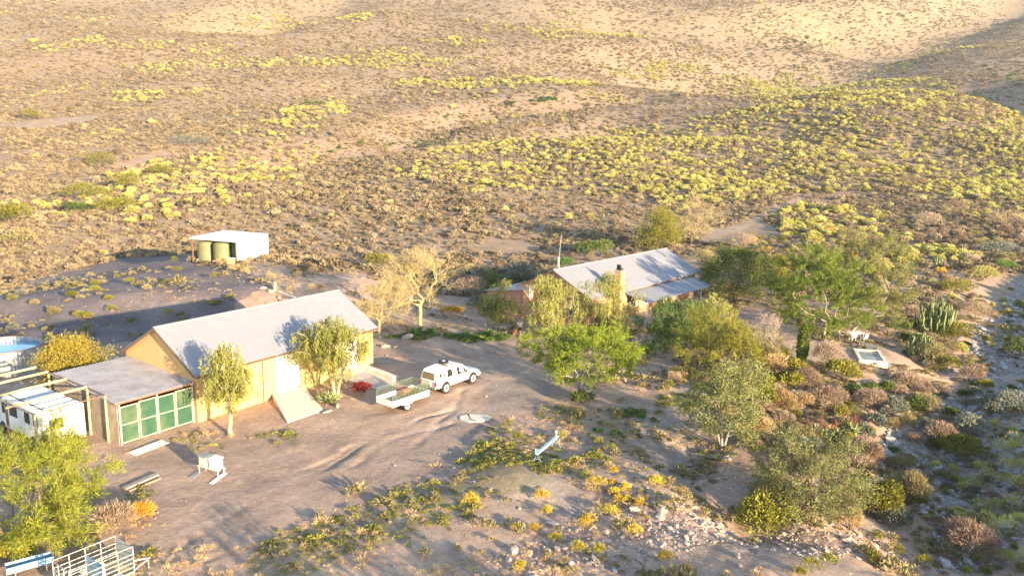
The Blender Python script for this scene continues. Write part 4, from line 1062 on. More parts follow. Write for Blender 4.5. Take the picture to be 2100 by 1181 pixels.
# --- the white tank shed
def tank_shed():
    p = gp(487.3, 542); z = hz(p[0], p[1])
    p2 = gp(561, 530); yaw = math.atan2(p2[1] - p[1], p2[0] - p[0])
    yaw = math.radians(71)
    root = empty('tank_shed', (p[0], p[1], z), yaw, 'small flat roofed white shed open in front over green water tanks', 'shed')
    L, W, h = 6.4, 6.9, 3.0
    w = MB(); w.box(0, L, 0, .15, -.5, h - .05); w.build('side_wall', WHITEW, root)
    w = MB(); w.box(L - .15, L, .15, W, -.5, h - .05); w.build('rear_wall', WHITEW, root)
    w = MB(); w.box(1.6, L - .15, W - .15, W, -.5, h - .05); w.build('far_wall', WHITEW, root)
    corr_sheet([(-.22, W + .1, h - .02), (-.22, -.1, h), (L + .1, -.1, h + .1), (L + .1, W + .1, h + .08)], m=ROOFW, parent=root, pitch=.3)
    f = MB(); f.box(-.27, -.225, -.1, W + .1, h - .2, h - .01); f.build('fascia', WHITE, root)
    for y in (.1, W - .1): MB().box(-.08, .06, y - .07, y + .07, -.4, h - .06).build('post', TRIM, root)
    TG = mat('tank_green', (.19, .185, .085), (.15, .145, .07), 1.5, .5)
    TD = mat('tank_dark_green', (.03, .14, .08), (.025, .10, .06), 1.5, .5)
    def tank(x, y, R, H_, m, label):
        q = (p[0] + math.cos(yaw) * x - math.sin(yaw) * y, p[1] + math.sin(yaw) * x + math.cos(yaw) * y)
        r = empty('water_tank', (q[0], q[1], z), 0, label, 'water tank', 'water tanks in the white shed')
        pr = [(R * .98, -.2)]
        for i in range(9): zz = H_ * .86 * i / 9; pr += [(R, zz + .02), (R, zz + H_ * .075), (R * .97, zz + H_ * .085)]
        pr += [(R, H_ * .86), (R * .85, H_ * .93), (R * .4, H_ * .985)]
        MB().lathe(pr, 32).build('drum', m, r)
        MB().lathe([(R * .4, H_ * .98), (R * .42, H_ * 1.02), (.0, H_ * 1.03)], 20).build('lid', m, r)
        MB().tube([(-R * .7, -R * .72, .2), (-R * .85, -R * .9, .2), (-R * .85, -R * .9, -.1)], .03).build('outlet_pipe', WHITE, r)
    tank(1.0, 5.45, 1.14, 2.62, TG, 'olive green water tank in the white shed, left of the three tanks')
    tank(1.0, 2.95, 1.16, 2.66, TG, 'olive green water tank with pale sticker in the middle of the white shed')
    tank(1.6, 1.05, .8, 2.6, TD, 'dark green water tank in the white shed, right of the three tanks')
    def at(x, y): return (p[0] + math.cos(yaw) * x - math.sin(yaw) * y, p[1] + math.sin(yaw) * x + math.cos(yaw) * y)
    q = at(-.3, .75); r = empty('storage_bin', (*q, hz(*q)), yaw, 'cream square bin at the right front corner of the white shed', 'bin')
    MB().bbox(-.4, .4, -.4, .4, -.05, .75, .04).build('body', CREAM, r); MB().bbox(-.43, .43, -.43, .43, .752, .82, .02).build('lid', WHITE, r)
    q = at(6.6, -.7); r = empty('rusty_drum', (*q, hz(*q)), 0, 'low rusty brown drum beside the white shed wall', 'drum')
    RU = mat('rust_drum', (.36, .15, .08), (.25, .11, .07), 4, .85); MB().lathe([(.0, .0), (.5, 0), (.52, .2), (.5, .25), (.52, .3), (.5, .55)], 20).build('body', RU, r); MB().lathe([(.5, .55), (.53, .57), (.45, .54), (0, .5)], 20).build('rim', RU, r)
    return root
tank_shed()
# ---------------------------------------------------------------- vehicles and yard things
def wheel(parent, x, y, z, R, w, s, rim_m):
    wz = MB().lathe([(0, -w), (R * .6, -w), (R * .94, -w * .85), (R, -w * .4), (R, w * .4), (R * .94, w * .85), (R * .6, w), (0, w)], 22, axis='y').build('wheel', BLACK, parent, (x, y, z))
    MB().lathe([(0, s * w * .7), (R * .3, s * w * 1.04), (R * .58, s * w * 1.04), (R * .66, s * w * .98)], 18, axis='y').build('rim', rim_m, wz)
    return wz

def pickup():
    a = gp(912.9, 804.7); b = gp(966.8, 785.8); yaw = math.atan2(b[1] - a[1], b[0] - a[0]); c, s_ = math.cos(yaw), math.sin(yaw)
    m = (a + b) / 2; o = (m[0] - s_ * .76, m[1] + c * .76)
    root = empty('pickup_truck', (*o, hz(*o) + .06), yaw, 'white pickup with a white canopy and roof load in the middle of the yard', 'pickup')
    car = bpy.data.materials.new('car_white'); car.use_nodes = True; bb = car.node_tree.nodes['Principled BSDF']; bb.inputs['Base Color'].default_value = (.80, .79, .76, 1); bb.inputs['Roughness'].default_value = .28; bb.inputs['Coat Weight'].default_value = .3
    RIM = mat('rim_dusty', (.62, .56, .42), (.5, .44, .32), 4, .6)
    # stations: x, half width at sill, belt half width, top half width, z bottom, z belt, z top
    st = [(-2.50, .74, .80, .62, .58, 1.00, 1.25), (-2.42, .80, .86, .66, .50, 1.02, 1.60), (-2.25, .82, .87, .69, .45, 1.03, 1.76), (-1.2, .84, .88, .70, .42, 1.04, 1.82), (-.55, .84, .88, .70, .42, 1.04, 1.80), (-.45, .84, .88, .68, .42, 1.04, 1.76), (.3, .84, .88, .66, .42, 1.03, 1.74),
          (.62, .84, .88, .62, .42, 1.02, 1.64), (1.28, .84, .87, .74, .42, .99, 1.08), (1.5, .84, .87, .72, .42, .96, 1.03), (2.2, .83, .85, .68, .42, .88, .96), (2.45, .80, .80, .62, .40, .80, .87), (2.55, .70, .72, .55, .46, .66, .72)]
    vs, fs = [], []
    for x, w0_, wb, wt, zb, zl, zt in st:
        r = min(.08, (zt - zl) * .4)
        half = [(w0_, zb), (wb, zb + .14), (wb, zl), (wt + .02, zt - r), (wt - .10, zt)]
        pts = [(x, -y, z) for y, z in half] + [(x, y, z) for y, z in half[::-1]]
        vs += pts
    n = 10
    for i in range(len(st) - 1):
        for k in range(n):
            j = (k + 1) % n; fs.append((i * n + k, i * n + n + k, i * n + n + j, i * n + j))
    fs += [tuple(range(n)), tuple(range(len(vs) - 1, len(vs) - n - 1, -1))]
    body = MB().add(vs, fs).build('body', car, root)
    mod = body.modifiers.new('bevel', 'BEVEL'); mod.width = .025; mod.segments = 2; mod.limit_method = 'ANGLE'
    def side_pt(x, f, s, off=.012):
        xs = [q[0] for q in st]; i = max(0, min(len(st) - 2, int(np.searchsorted(xs, x)) - 1)); t = (x - xs[i]) / (xs[i + 1] - xs[i])
        q = [st[i][k] * (1 - t) + st[i + 1][k] * t for k in range(7)]; r = min(.08, (q[6] - q[5]) * .4)
        y = q[2] * (1 - f) + (q[3] + .02) * f; z = q[5] * (1 - f) + (q[6] - r) * f
        return (x, s * (y + off), z + off * .3)
    def side_win(nm, x0, x1, x2, x3, f0, f1, s, m=GLASS):
        P = [side_pt(x0, f0, s), side_pt(x1, f0, s), side_pt(x2, f1, s), side_pt(x3, f1, s)]; Q = [side_pt(x0, f0, s, -.01), side_pt(x1, f0, s, -.01), side_pt(x2, f1, s, -.01), side_pt(x3, f1, s, -.01)]
        return MB().hexa(Q + P).build(nm, m, root)
    for s in (1, -1):
        w = side_win('canopy_window', -2.15, -1.55, -1.6, -2.1, .12, .88, s)
        x = MB()
        for (xa, fa), (xb, fb) in (((-2.12, .15), (-1.6, .86)), ((-2.08, .86), (-1.58, .15)), ((-1.85, .12), (-1.85, .88))): x.tube([side_pt(xa, fa, s, .02), side_pt(xb, fb, s, .02)], .022, 5)
        x.build('window_bar', car, w)
        side_win('rear_window', -1.35, -.75, -.8, -1.3, .12, .88, s)
        d = side_win('door_window', -.25, .95, .5, -.2, .06, .9, s)
        MB().bbox(.82, .97, *sorted((s * .90, s * 1.08)), 1.06, 1.22, .03).build('mirror', car, root)
        MB().bbox(-.1, .06, *sorted((s * .885, s * .91)), .86, .9, .008).build('door_handle', BLACK, root)
        MB().tube([(-.32, s * .885, .5), (-.32, s * .887, 1.02)], .006, 4).build('door_seam', BLACK, root)
        MB().bbox(2.30, 2.52, *sorted((s * .50, s * .76)), .68, .82, .03).build('headlight', mat('lamp_glass', (.6, .6, .58), (.5, .5, .5), 5, .15), root)
        MB().bbox(-2.56, -2.46, *sorted((s * .68, s * .83)), .66, .98, .02).build('tail_light', mat('lamp_red', (.35, .03, .02), (.25, .02, .02), 5, .2), root)
        for xx in (-1.55, 1.5):
            ar = MB().lathe([(0, 0), (.46, 0), (.46, s * -.12), (0, s * -.12)], 24, axis='y').build('wheel_arch', BLACK, root, (xx, s * .886, .42))
            wheel(root, xx, s * .82, .36, .41, .13, s, RIM)
    MB().hexa([(.66, -.52, 1.60), (1.22, -.64, 1.10), (1.22, .64, 1.10), (.66, .52, 1.60), (.69, -.53, 1.63), (1.25, -.65, 1.13), (1.25, .65, 1.13), (.69, .53, 1.63)]).build('windscreen', GLASS, root)
    rw = MB().hexa([(-2.50, -.58, 1.10), (-2.50, .58, 1.10), (-2.40, .54, 1.55), (-2.40, -.54, 1.55), (-2.53, -.58, 1.11), (-2.53, .58, 1.11), (-2.445, .54, 1.57), (-2.445, -.54, 1.57)]).build('tailgate_window', GLASS, root)
    tb = MB()
    for f in (.25, .5, .75): tb.tube([(-2.545 + .085 * f, -.56, 1.11 + .46 * f), (-2.545 + .085 * f, .56, 1.11 + .46 * f)], .022, 5)
    tb.build('window_bar', WOODY, rw)
    MB().bbox(-2.66, -2.48, -.82, .82, .44, .60, .03).build('rear_bumper', STEEL, root)
    MB().bbox(2.42, 2.62, -.80, .80, .42, .60, .05).build('front_bumper', car, root)
    MB().bbox(-2.545, -2.50, -.26, .26, .62, .74, .006).build('number_plate', mat('plate', (.7, .62, .3), (.6, .52, .25), 9, .6), root)
    rr = MB()
    for xx in (-1.1, -.55): rr.tube([(xx, -.66, 1.80), (xx, -.60, 1.9), (xx, .60, 1.9), (xx, .66, 1.80)], .018, 5)
    rr.build('roof_rack', BLACK, root)
    q = (o[0] + c * -.85 , o[1] + s_ * -.85)
    sp = empty('spare_wheel', (q[0], q[1], hz(*o) + 1.98), yaw, 'spare wheel lying on the pickup roof rack', 'spare wheel')
    MB().lathe([(0, .0), (.2, 0), (.36, .03), (.38, .1), (.36, .2), (.22, .22), (.2, .18)], 22).build('tyre', BLACK, sp); MB().lathe([(.21, .14), (.16, .2), (.0, .21)], 18).build('rim', WHITE, sp)
    return o, yaw
PK, PYAW = pickup()

def mesh_panel(mb, p0, p1, p2, p3, nu, nv, r):
    p0, p1, p2, p3 = [np.array(p, float) for p in (p0, p1, p2, p3)]
    for i in range(nu + 1): u = i / nu; mb.tube([p0 * (1 - u) + p1 * u, p3 * (1 - u) + p2 * u], r, 4)
    for i in range(nv + 1): v = i / nv; mb.tube([p0 * (1 - v) + p3 * v, p1 * (1 - v) + p2 * v], r, 4)

def yard_trailer():
    w = gp(832.9, 841.5); b = atz(873, 803, .55); yaw = math.radians(50.5); c, s_ = math.cos(yaw), math.sin(yaw)
    o = (w[0] - s_ * .85, w[1] + c * .85); root = empty('cage_trailer', (*o, hz(*o)), yaw, 'white box trailer with wire mesh cage hitched behind the pickup', 'trailer')
    xf, xr, hw = 2.25, -1.2, .82
    MB().box(xr, xf, -hw, hw, .50, .56).build('floor', WOODG, root)
    for s in (1, -1): MB().bbox(xr, xf, *sorted((s * hw, s * (hw + .04))), .50, .92, .012).build('side_panel', WHITE, root)
    MB().bbox(xr - .04, xr, -hw - .04, hw + .04, .48, .94, .012).build('tailboard', WHITE, root); MB().bbox(xf, xf + .04, -hw, hw, .50, .92, .012).build('front_panel', WHITE, root)
    WM = mat('wire_green', (.20, .26, .18), (.14, .17, .12), 8, .6, .3)
    zt = 1.52
    for nm, P in (('mesh_side', ((xr, hw, .92), (xf, hw, .92), (xf, hw, zt), (xr, hw, zt))), ('mesh_side', ((xr, -hw, .92), (xf, -hw, .92), (xf, -hw, zt), (xr, -hw, zt))), ('mesh_end', ((xf, -hw, .92), (xf, hw, .92), (xf, hw, zt), (xf, -hw, zt)))):
        mb = MB(); mesh_panel(mb, *P, 26 if nm == 'mesh_side' else 13, 7, .010); mb.tube([P[3], P[2]], .02, 5); mb.tube([P[0], P[3]], .02, 5); mb.tube([P[1], P[2]], .02, 5); mb.build(nm, WM, root)
    for s in (1, -1): wheel(root, 0, s * .92, .33, .33, .09, s, WHITE); MB().poly([(-.45, s * .83, .5), (-.35, s * .83, .72), (.35, s * .83, .72), (.45, s * .83, .5)], (0, s * .22, 0)).build('mudguard', WHITE, root)
    db = MB(); db.tube([(xf, .5, .48), (xf + .9, 0, .48)], .035, 5); db.tube([(xf, -.5, .48), (xf + .9, 0, .48)], .035, 5); db.build('drawbar', STEEL, root)
    MB().tube([(0, -.9, .33), (0, .9, .33)], .04).build('axle', BLACK, root)
    q = (o[0] + c * .9 - s_ * .25, o[1] + s_ * .9 + c * .25)
    r = empty('toolbox', (*q, hz(*o) + .562), yaw, 'reddish brown wooden box standing in the caged trailer', 'box'); RB = mat('red_brown', (.38, .13, .07), (.28, .10, .06), 4, .7)
    MB().bbox(-.35, .35, -.3, .3, 0, .5, .02).build('body', RB, r); MB().bbox(-.37, .37, -.32, .32, .502, .56, .015).build('lid', RB, r)
    q = (o[0] + c * 1.4 + s_ * .2, o[1] + s_ * 1.4 - c * .2); g = rng(90); n = 700
    P = np.stack([g.uniform(-.75, .75, n), g.uniform(-.5, .5, n), .05 + .3 * g.uniform(0, 1, n) ** 2], 1)
    props(link('fodder_heap', quads_mesh('fodder_heap', leaves(g, P, unit(g.normal(size=(n, 3)) * np.array([1, 1, .4])), .22, .06), n, g.uniform(0, 1, n)), LF['groundgreen'], None, (*q, hz(*o) + .562), yaw), 'loose green fodder lying in the front of the caged trailer', 'fodder')
yard_trailer()

def stock_trailer():
    A = atz(107, 1148, 1.75); B = atz(231, 1099, 1.75); C = atz(266, 1121, 1.75)
    yaw = math.atan2(B[1] - A[1], B[0] - A[0]); c, s_ = math.cos(yaw), math.sin(yaw); o = (A[0] + s_ * 0, A[1]); L = math.hypot(B[0] - A[0], B[1] - A[1]); W = abs((C[0] - B[0]) * s_ - (C[1] - B[1]) * c)
    L = max(2.6, min(L, 3.2)); W = max(1.2, min(W, 1.5))
    z = hz(A[0], A[1]); root = empty('livestock_trailer', (A[0], A[1], z), yaw, 'silver railed livestock trailer in the lower left corner', 'trailer')
    # local x along the trailer, y=0 far side, y=-W near side
    GAL = mat('galvanised_rail', (.56, .54, .50), (.42, .40, .37), 6, .45, .5)
    MB().box(0, L, -W, 0, .52, .58).build('floor', WOODY, root)
    for y in (0, -W):
        mb = MB()
        for zz in (.62, .82, 1.02, 1.22, 1.42, 1.75): mb.tube([(0, y, zz), (L, y, zz)], .022, 5)
        for x in np.linspace(0, L, 5): mb.tube([(x, y, .5), (x, y, 1.75)], .026, 5)
        mb.build('side_rails', GAL, root)
    for x in (0,):
        mb = MB()
        for zz in (.62, .82, 1.02, 1.22, 1.42, 1.75): mb.tube([(x, 0, zz), (x, -W, zz)], .022, 5)
        for y in np.linspace(0, -W, 4): mb.tube([(x, y, .5), (x, y, 1.75)], .022, 5)
        mb.build('tail_gate', GAL, root)
    MB().box(L - .01, L + .02, -W, 0, .58, 1.72).build('front_panel', mat('panel_bluegrey', (.36, .40, .40), (.28, .31, .32), 2, .5, .3), root)
    mb = MB(); mb.tube([(L * .52, 0, 1.05), (L * .52, -W, 1.05)], .02, 5); mb.box(L * .5, L * .54, -W, 0, .58, 1.35); mb.build('divider', mat('panel_blue', (.16, .28, .38), (.12, .2, .28), 2, .6), root)
    for s, y in ((1, .14), (-1, -W - .14)):
        wheel(root, L * .62, y, .36, .36, .1, s, WHITE)
        MB().poly([(L * .62 - .5, y - s * .11, .6), (L * .62 - .4, y - s * .11, .82), (L * .62 + .4, y - s * .11, .82), (L * .62 + .5, y - s * .11, .6)], (0, s * .24, 0)).build('mudguard', GAL, root)
    MB().tube([(L * .62, -W - .1, .36), (L * .62, .1, .36)], .04).build('axle', BLACK, root)
    mb = MB(); mb.tube([(L, -.2, .5), (L + 1.1, -W / 2, .5)], .04, 5); mb.tube([(L, -W + .2, .5), (L + 1.1, -W / 2, .5)], .04, 5); mb.tube([(L + 1.0, -W / 2, .5), (L + 1.0, -W / 2, .02)], .03, 5); mb.build('drawbar', GAL, root)
stock_trailer()

def trough():
    a = atz(12, 1163, .55); b = atz(108, 1137, .55); yaw = math.atan2(b[1] - a[1], b[0] - a[0]); L = math.hypot(*(b - a)[:2])
    root = empty('feed_trough', (a[0], a[1], hz(a[0], a[1])), yaw, 'long light blue metal feed trough behind the livestock trailer', 'trough')
    BL = mat('paint_blue', (.22, .42, .62), (.18, .34, .52), 3, .5, .1, stain=((.35, .36, .36), .4))
    MB().poly([(0, -.28, .62), (0, -.2, .3), (0, .2, .3), (0, .28, .62), (0, .25, .62), (0, .18, .33), (0, -.18, .33), (0, -.25, .62)], (L, 0, 0)).build('channel', BL, root)
    for x in (.3, L - .3):
        m = MB(); m.tube([(x, -.25, -.1), (x, -.16, .3)], .03, 5); m.tube([(x, .25, -.1), (x, .16, .3)], .03, 5); m.box(x - .03, x + .03, -.2, .2, .24, .298); m.build('leg_frame', STEEL, root)
    for x in (.0, L - .02): MB().poly([(x - .02, -.28, .62), (x - .02, -.2, .3), (x - .02, .2, .3), (x - .02, .28, .62)], (.019, 0, 0)).build('end_plate', BL, root)
trough()

def hives():
    a = gp(415, 972); b = gp(455, 984); yaw = math.atan2(b[1] - a[1], b[0] - a[0]); o = (a + b) / 2; z = hz(o[0], o[1]); f = np.array([o[0], o[1]]) / math.hypot(o[0], o[1]); o[:2] += f * .4
    st = empty('hive_stand', (o[0], o[1], z), yaw, 'low white metal stand carrying two bee boxes in the yard', 'stand')
    hw = .72
    for x in (-hw, hw):
        for y in (-.22, .22): MB().tube([(x, y, -.05), (x, y, .42)], .025, 5).build('leg', WHITE, st)
    fr = MB()
    for y in (-.22, .22): fr.box(-hw - .1, hw + .1, y - .025, y + .025, .42, .47)
    for x in (-.6, 0, .6): fr.box(x - .02, x + .02, -.195, .195, .42, .465)
    fr.build('rail', WHITE, st)
    c, s_ = math.cos(yaw), math.sin(yaw)
    for dx, m, lab in ((-.42, mat('hive_cream', (.72, .66, .48), (.64, .58, .4), 3, .7), 'cream bee box with grey lid on the white stand'), (.36, WHITE, 'white bee box with white lid on the white stand')):
        r = empty('bee_box', (o[0] + c * dx, o[1] + s_ * dx, z + .471), yaw, lab, 'bee box', 'bee boxes')
        MB().bbox(-.27, .27, -.25, .25, 0, .52, .012).build('body', m, r)
        MB().bbox(-.31, .31, -.29, .29, .525, .62, .012).build('lid', WHITE if m is WHITE else STEEL, r)
        MB().box(-.15, .15, -.262, -.251, .03, .06).build('entrance', BLACK, r)
hives()

def lying(p0, p1, w, t, m, name, label, cat, corr=False, tilt=0):
    a = gp(*p0); b = gp(*p1); yaw = math.atan2(b[1] - a[1], b[0] - a[0]); L = math.hypot(*(b - a)[:2]); z0, z1 = hz(a[0], a[1]), hz(b[0], b[1])
    o = bpy.data.objects.new(name, None)
    if corr:
        n = 24; y = np.linspace(-w / 2, w / 2, n + 1); zz = .02 * np.cos(np.arange(n + 1) * math.pi); mb = MB()
        pts = [(0, y[i], .05 + zz[i] + abs(y[i]) * tilt) for i in range(n + 1)] + [(0, y[i], .03 + zz[i] + abs(y[i]) * tilt) for i in range(n, -1, -1)]
        vs = pts + [(L, q[1], q[2]) for q in pts]; k = len(pts)
        fs = [(i, (i + 1) % k, k + (i + 1) % k, k + i) for i in range(k)]
        mb.add(vs, fs); mb.add([pts[0], pts[n], pts[n + 1], pts[-1]], [(0, 1, 2, 3)])
    else:
        mb = MB().bbox(0, L, -w / 2, w / 2, 0, t, min(.02, t * .3))
    bpy.data.objects.remove(o)
    ob = mb.build(name, m, None, (a[0], a[1], z0 + .01)); ob.rotation_euler = (0, -math.atan2(z1 - z0, L), yaw)
    return props(ob, label, cat)
lying((272, 934), (340, 908), .75, .05, mat('sheet_white', (.62, .60, .58), (.5, .48, .46), 2, .5, .2), 'roof_sheet', 'white corrugated roofing sheet lying before the green doors', 'metal sheet', True, .12)
lying((255, 1005), (322, 975), .35, .14, WOODG, 'timber_beam', 'grey weathered beam lying in the yard left of the bee boxes', 'beam')
lying((264, 1009), (330, 982), .12, .1, mat('wood_red', (.40, .22, .16), (.30, .17, .13), 4, .8), 'timber_plank', 'reddish plank lying beside the grey weathered beam', 'plank')
lying((392, 980), (412, 966), .35, .04, STEEL, 'metal_sheet', 'bluish metal sheet lying left of the bee box stand', 'metal sheet')
lying((433, 992), (462, 970), .25, .04, WHITE, 'white_plank', 'white plank lying under the right bee box', 'plank')
lying((120, 1062), (150, 1056), .1, .05, WHITE, 'white_plank', 'small white stick on the dark bare patch beneath the feathery tree', 'plank')
lying((572, 598), (606, 612), .3, .12, CONCP, 'stone_lintel', 'pale stone lintel lying on the bank behind the long shed', 'lintel')

def trestle():
    a = gp(1100, 950); b = gp(1141, 930); yaw = math.atan2(b[1] - a[1], b[0] - a[0]); L = math.hypot(*(b - a)[:2]); root = empty('trestle', (a[0], a[1], hz(a[0], a[1])), yaw, 'pale blue and white metal trestle standing in the yellow weeds', 'trestle')
    PB = mat('paint_paleblue', (.30, .46, .56), (.24, .38, .48), 3, .5)
    MB().bbox(-.05, L + .1, -.09, .09, .52, .64, .015).build('beam', PB, root)
    for x in (.12, L - .1):
        m = MB(); m.tube([(x, -.28, -.03), (x, 0, .56), (x, .28, -.03)], .025, 5); m.tube([(x, -.16, .22), (x, .16, .22)], .018, 5); m.build('leg', PB, root)
    MB().tube([(.05, .06, .6), (.02, .1, .86)], .03, 6).build('upright', PB, root); m = MB().tube([(L, .05, .6), (L + .02, .06, .86)], .03, 6); m.lathe([(0, .78), (.09, .8), (.1, .88), (0, .96)], 12, (L + .02, .06, 0)); m.build('knob', WHITE, root)
    MB().tube([(.1, .08, .78), (.5, .06, .62)], .022, 5).build('brace', PB, root)
    lying((1094, 946), (1110, 934), .12, .06, WOODY, 'timber_plank', 'yellow plank lying against the foot of the blue trestle', 'plank')
trestle()

def garden():
    P = [gp(*q) for q in ((1742, 738), (1768, 722), (1825, 731), (1797, 749))]
    c = sum(P) / 4; z = max(hz(p[0], p[1]) for p in P) + .02; yaw = math.atan2(P[3][1] - P[0][1], P[3][0] - P[0][0])
    L = .5 * (np.linalg.norm(P[3] - P[0]) + np.linalg.norm(P[2] - P[1])); W = .5 * (np.linalg.norm(P[1] - P[0]) + np.linalg.norm(P[2] - P[3])); sg = 1
    root = empty('garden_pool', (c[0], c[1], z), yaw, 'small rectangular pool with white coping on the garden lawn', 'pool')
    l, w = L / 2, W / 2; k = .3; mb = MB()
    mb.bbox(-l, l, -w, -w + k, -.6, .14, .02); mb.bbox(-l, l, w - k, w, -.6, .14, .02); mb.box(-l + .01, -l + k, -w + k, w - k, -.6, .135); mb.box(l - k, l - .01, -w + k, w - k, -.6, .135)
    mb.build('coping', CONCP, root)
    MB().box(-l + k, l - k, -w + k, w - k, -.55, .02).build('water', mat('water_grey', (.20, .25, .24), (.16, .20, .19), 1.0, .1, spec=.5, bump=.03, bscale=3), root)
    p = gp(1752, 697); r = empty('garden_table', tuple(p), math.radians(20), 'white garden table with white chairs round it under the acacia', 'table')
    p2 = p
    MB().bbox(-.8, .8, -.45, .45, .70, .76, .02).build('top', WHITE, r)
    for x in (-.7, .7):
        for y in (-.36, .36): MB().tube([(x, y, -.02), (x, y, .70)], .03, 5).build('leg', WHITE, r)
    for i, (dx, dy, a, lab) in enumerate(((-.6, -.95, 0, 'white garden chair on the near side of the table, left one'), (.45, -1.0, .2, 'white garden chair on the near side of the table, right one'), (-1.4, .1, -1.5, 'white garden chair at the left end of the garden table'))):
        q = (p[0] + dx, p[1] + dy); ch = empty('garden_chair', (*q, hz(*q)), math.radians(20) + a, lab, 'chair', 'white garden chairs')
        MB().bbox(-.24, .24, -.22, .24, .42, .46, .012).build('seat', WHITE, ch); MB().hexa([(-.24, -.24, .46), (.24, -.24, .46), (.24, -.20, .46), (-.24, -.20, .46), (-.22, -.34, .9), (.22, -.34, .9), (.22, -.30, .9), (-.22, -.30, .9)]).build('backrest', WHITE, ch)
        for x in (-.21, .21):
            for y in (-.19, .21): MB().tube([(x, y, -.02), (x * .95, y * .95, .42)], .02, 5).build('leg', WHITE, ch)
    p = gp(1770, 713); r = empty('garden_bench', tuple(p), math.radians(118), 'grey wooden bench between the white table and the wheelbarrow', 'bench')
    m = MB(); [m.box(-.75, .75, y, y + .12, .42, .46) for y in (-.2, -.06, .08)]; m.build('seat', WOODG, r)
    for x in (-.6, .6): m = MB(); m.box(x - .04, x + .04, -.18, -.1, -.03, .419); m.box(x - .04, x + .04, .1, .18, -.03, .419); m.build('leg', WOODG, r)
    p = gp(1788, 724); r = empty('wheelbarrow', tuple(p), math.radians(150), 'grey wheelbarrow standing behind the garden pool', 'wheelbarrow')
    MB().hexa([(-.35, -.22, .38), (.3, -.18, .38), (.3, .18, .38), (-.35, .22, .38), (-.5, -.36, .68), (.55, -.32, .72), (.55, .32, .72), (-.5, .36, .68)]).build('tray', STEEL, r)
    MB().lathe([(0, -.05), (.16, -.05), (.2, 0), (.16, .05), (0, .05)], 16, axis='y').build('wheel', BLACK, r, (.75, 0, .2))
    m = MB()
    for s in (1, -1): m.tube([(.75, s * .07, .2), (.1, s * .2, .36), (-1.0, s * .3, .6)], .022, 5); m.tube([(-.3, s * .22, .4), (-.38, s * .24, -.02)], .022, 5)
    m.build('handle_frame', STEEL, r)
garden()

# --- the person standing at the house corner
def skin_obj(name, chain, m, parent, sub=2):
    """chain: list of (x,y,z,rx,ry,parent index)"""
    me = bpy.data.meshes.new(name); me.from_pydata([c[:3] for c in chain], [(c[5], i) for i, c in enumerate(chain) if c[5] >= 0], [])
    o = link(name, me, m, parent)
    sk = o.modifiers.new('skin', 'SKIN'); sk.use_smooth_shade = True
    for i, c in enumerate(chain):
        d = me.skin_vertices[0].data[i]; d.radius = (c[3], c[4]); d.use_root = (i == 0)
    if sub: s = o.modifiers.new('sub', 'SUBSURF'); s.levels = sub; s.render_levels = sub
    return o
def person():
    p = gp(1065, 690); root = empty('person', tuple(p), math.radians(8), 'person in a white shirt and dark shorts standing at the corner of the farmhouse', 'person')
    SK = mat('skin', (.36, .21, .14), (.32, .18, .12), 6, .6)
    k = .97
    ch = [(0, 0, .95, .13, .10, -1), (0, .01, 1.12, .125, .095, 0), (0, .01, 1.30, .15, .10, 1), (0, .0, 1.44, .12, .08, 2), (0, -.01, 1.52, .05, .055, 3), (0, -.03, 1.60, .075, .09, 4), (0, -.03, 1.70, .08, .10, 5), (0, -.02, 1.765, .05, .06, 6)]
    for s in (1, -1):
        i = len(ch); ch += [(s * .17, .0, 1.41, .055, .055, 3), (s * .25, .02, 1.16, .042, .042, i), (s * .20, -.12, .98, .034, .034, i + 1), (s * .17, -.19, .93, .032, .022, i + 2)]
        h = len(ch) - 1
        for j in range(4): ch.append((s * (.145 + .017 * j), -.265 + .012 * abs(j - 1.5), .905, .0085, .0085, h))
        ch.append((s * .135, -.215, .945, .009, .009, h))
        i = len(ch); ch += [(s * .09, 0, .86, .085, .09, 0), (s * .105, -.01, .50, .055, .06, i), (s * .11, .02, .10, .036, .04, i + 1), (s * .115, -.05, .04, .04, .03, i + 2), (s * .12, -.15, .03, .04, .022, i + 3)]
    skin_obj('body', [(a * k, b * k, c * k, d, e, f) for a, b, c, d, e, f in ch], SK, root)
    sh = [(0, .0, .93, .15, .12, -1), (0, .01, 1.12, .15, .12, 0), (0, .01, 1.30, .17, .12, 1), (0, 0, 1.43, .125, .09, 2)]
    for s in (1, -1): i = len(sh); sh += [(s * .17, 0, 1.41, .075, .075, 3), (s * .225, .015, 1.24, .07, .07, i)]
    skin_obj('shirt', [(a * k, b * k, c * k, d, e, f) for a, b, c, d, e, f in sh], WHITE, root, 1)
    so = [(0, 0, .93, .135, .115, -1)]
    for s in (1, -1): i = len(so); so += [(s * .095, 0, .84, .105, .11, 0), (s * .105, -.005, .58, .095, .10, i)]
    skin_obj('shorts', [(a * k, b * k, c * k, d, e, f) for a, b, c, d, e, f in so], mat('cloth_dark', (.03, .03, .04), (.02, .02, .025), 9, .9), root, 1)
    HB = mat('hair_brown', (.10, .065, .045), (.06, .04, .03), 14, .8)
    MB().lathe([(0, .12), (.06, .11), (.10, .06), (.105, 0), (.10, -.03)], 16).build('hair', HB, root, (0, -.005, 1.665))
    for s in (1, -1): MB().lathe([(0, .012), (.011, .006), (.012, 0), (0, -.01)], 8, axis='y').build('eye', BLACK, root, (s * .03, -.113, 1.625))
    MB().hexa([(-.015, -.118, 1.575), (.015, -.118, 1.575), (.012, -.10, 1.575), (-.012, -.10, 1.575), (-.008, -.118, 1.62), (.008, -.118, 1.62), (.006, -.10, 1.62), (-.006, -.10, 1.62)]).build('nose', SK, root)
    for s in (1, -1): MB().bbox(s * .118 - .05, s * .118 + .05, -.20, .07, -.03, .05, .02).build('shoe', BLACK, root)
person()
q = gp(1052, 684); g = rng(14)
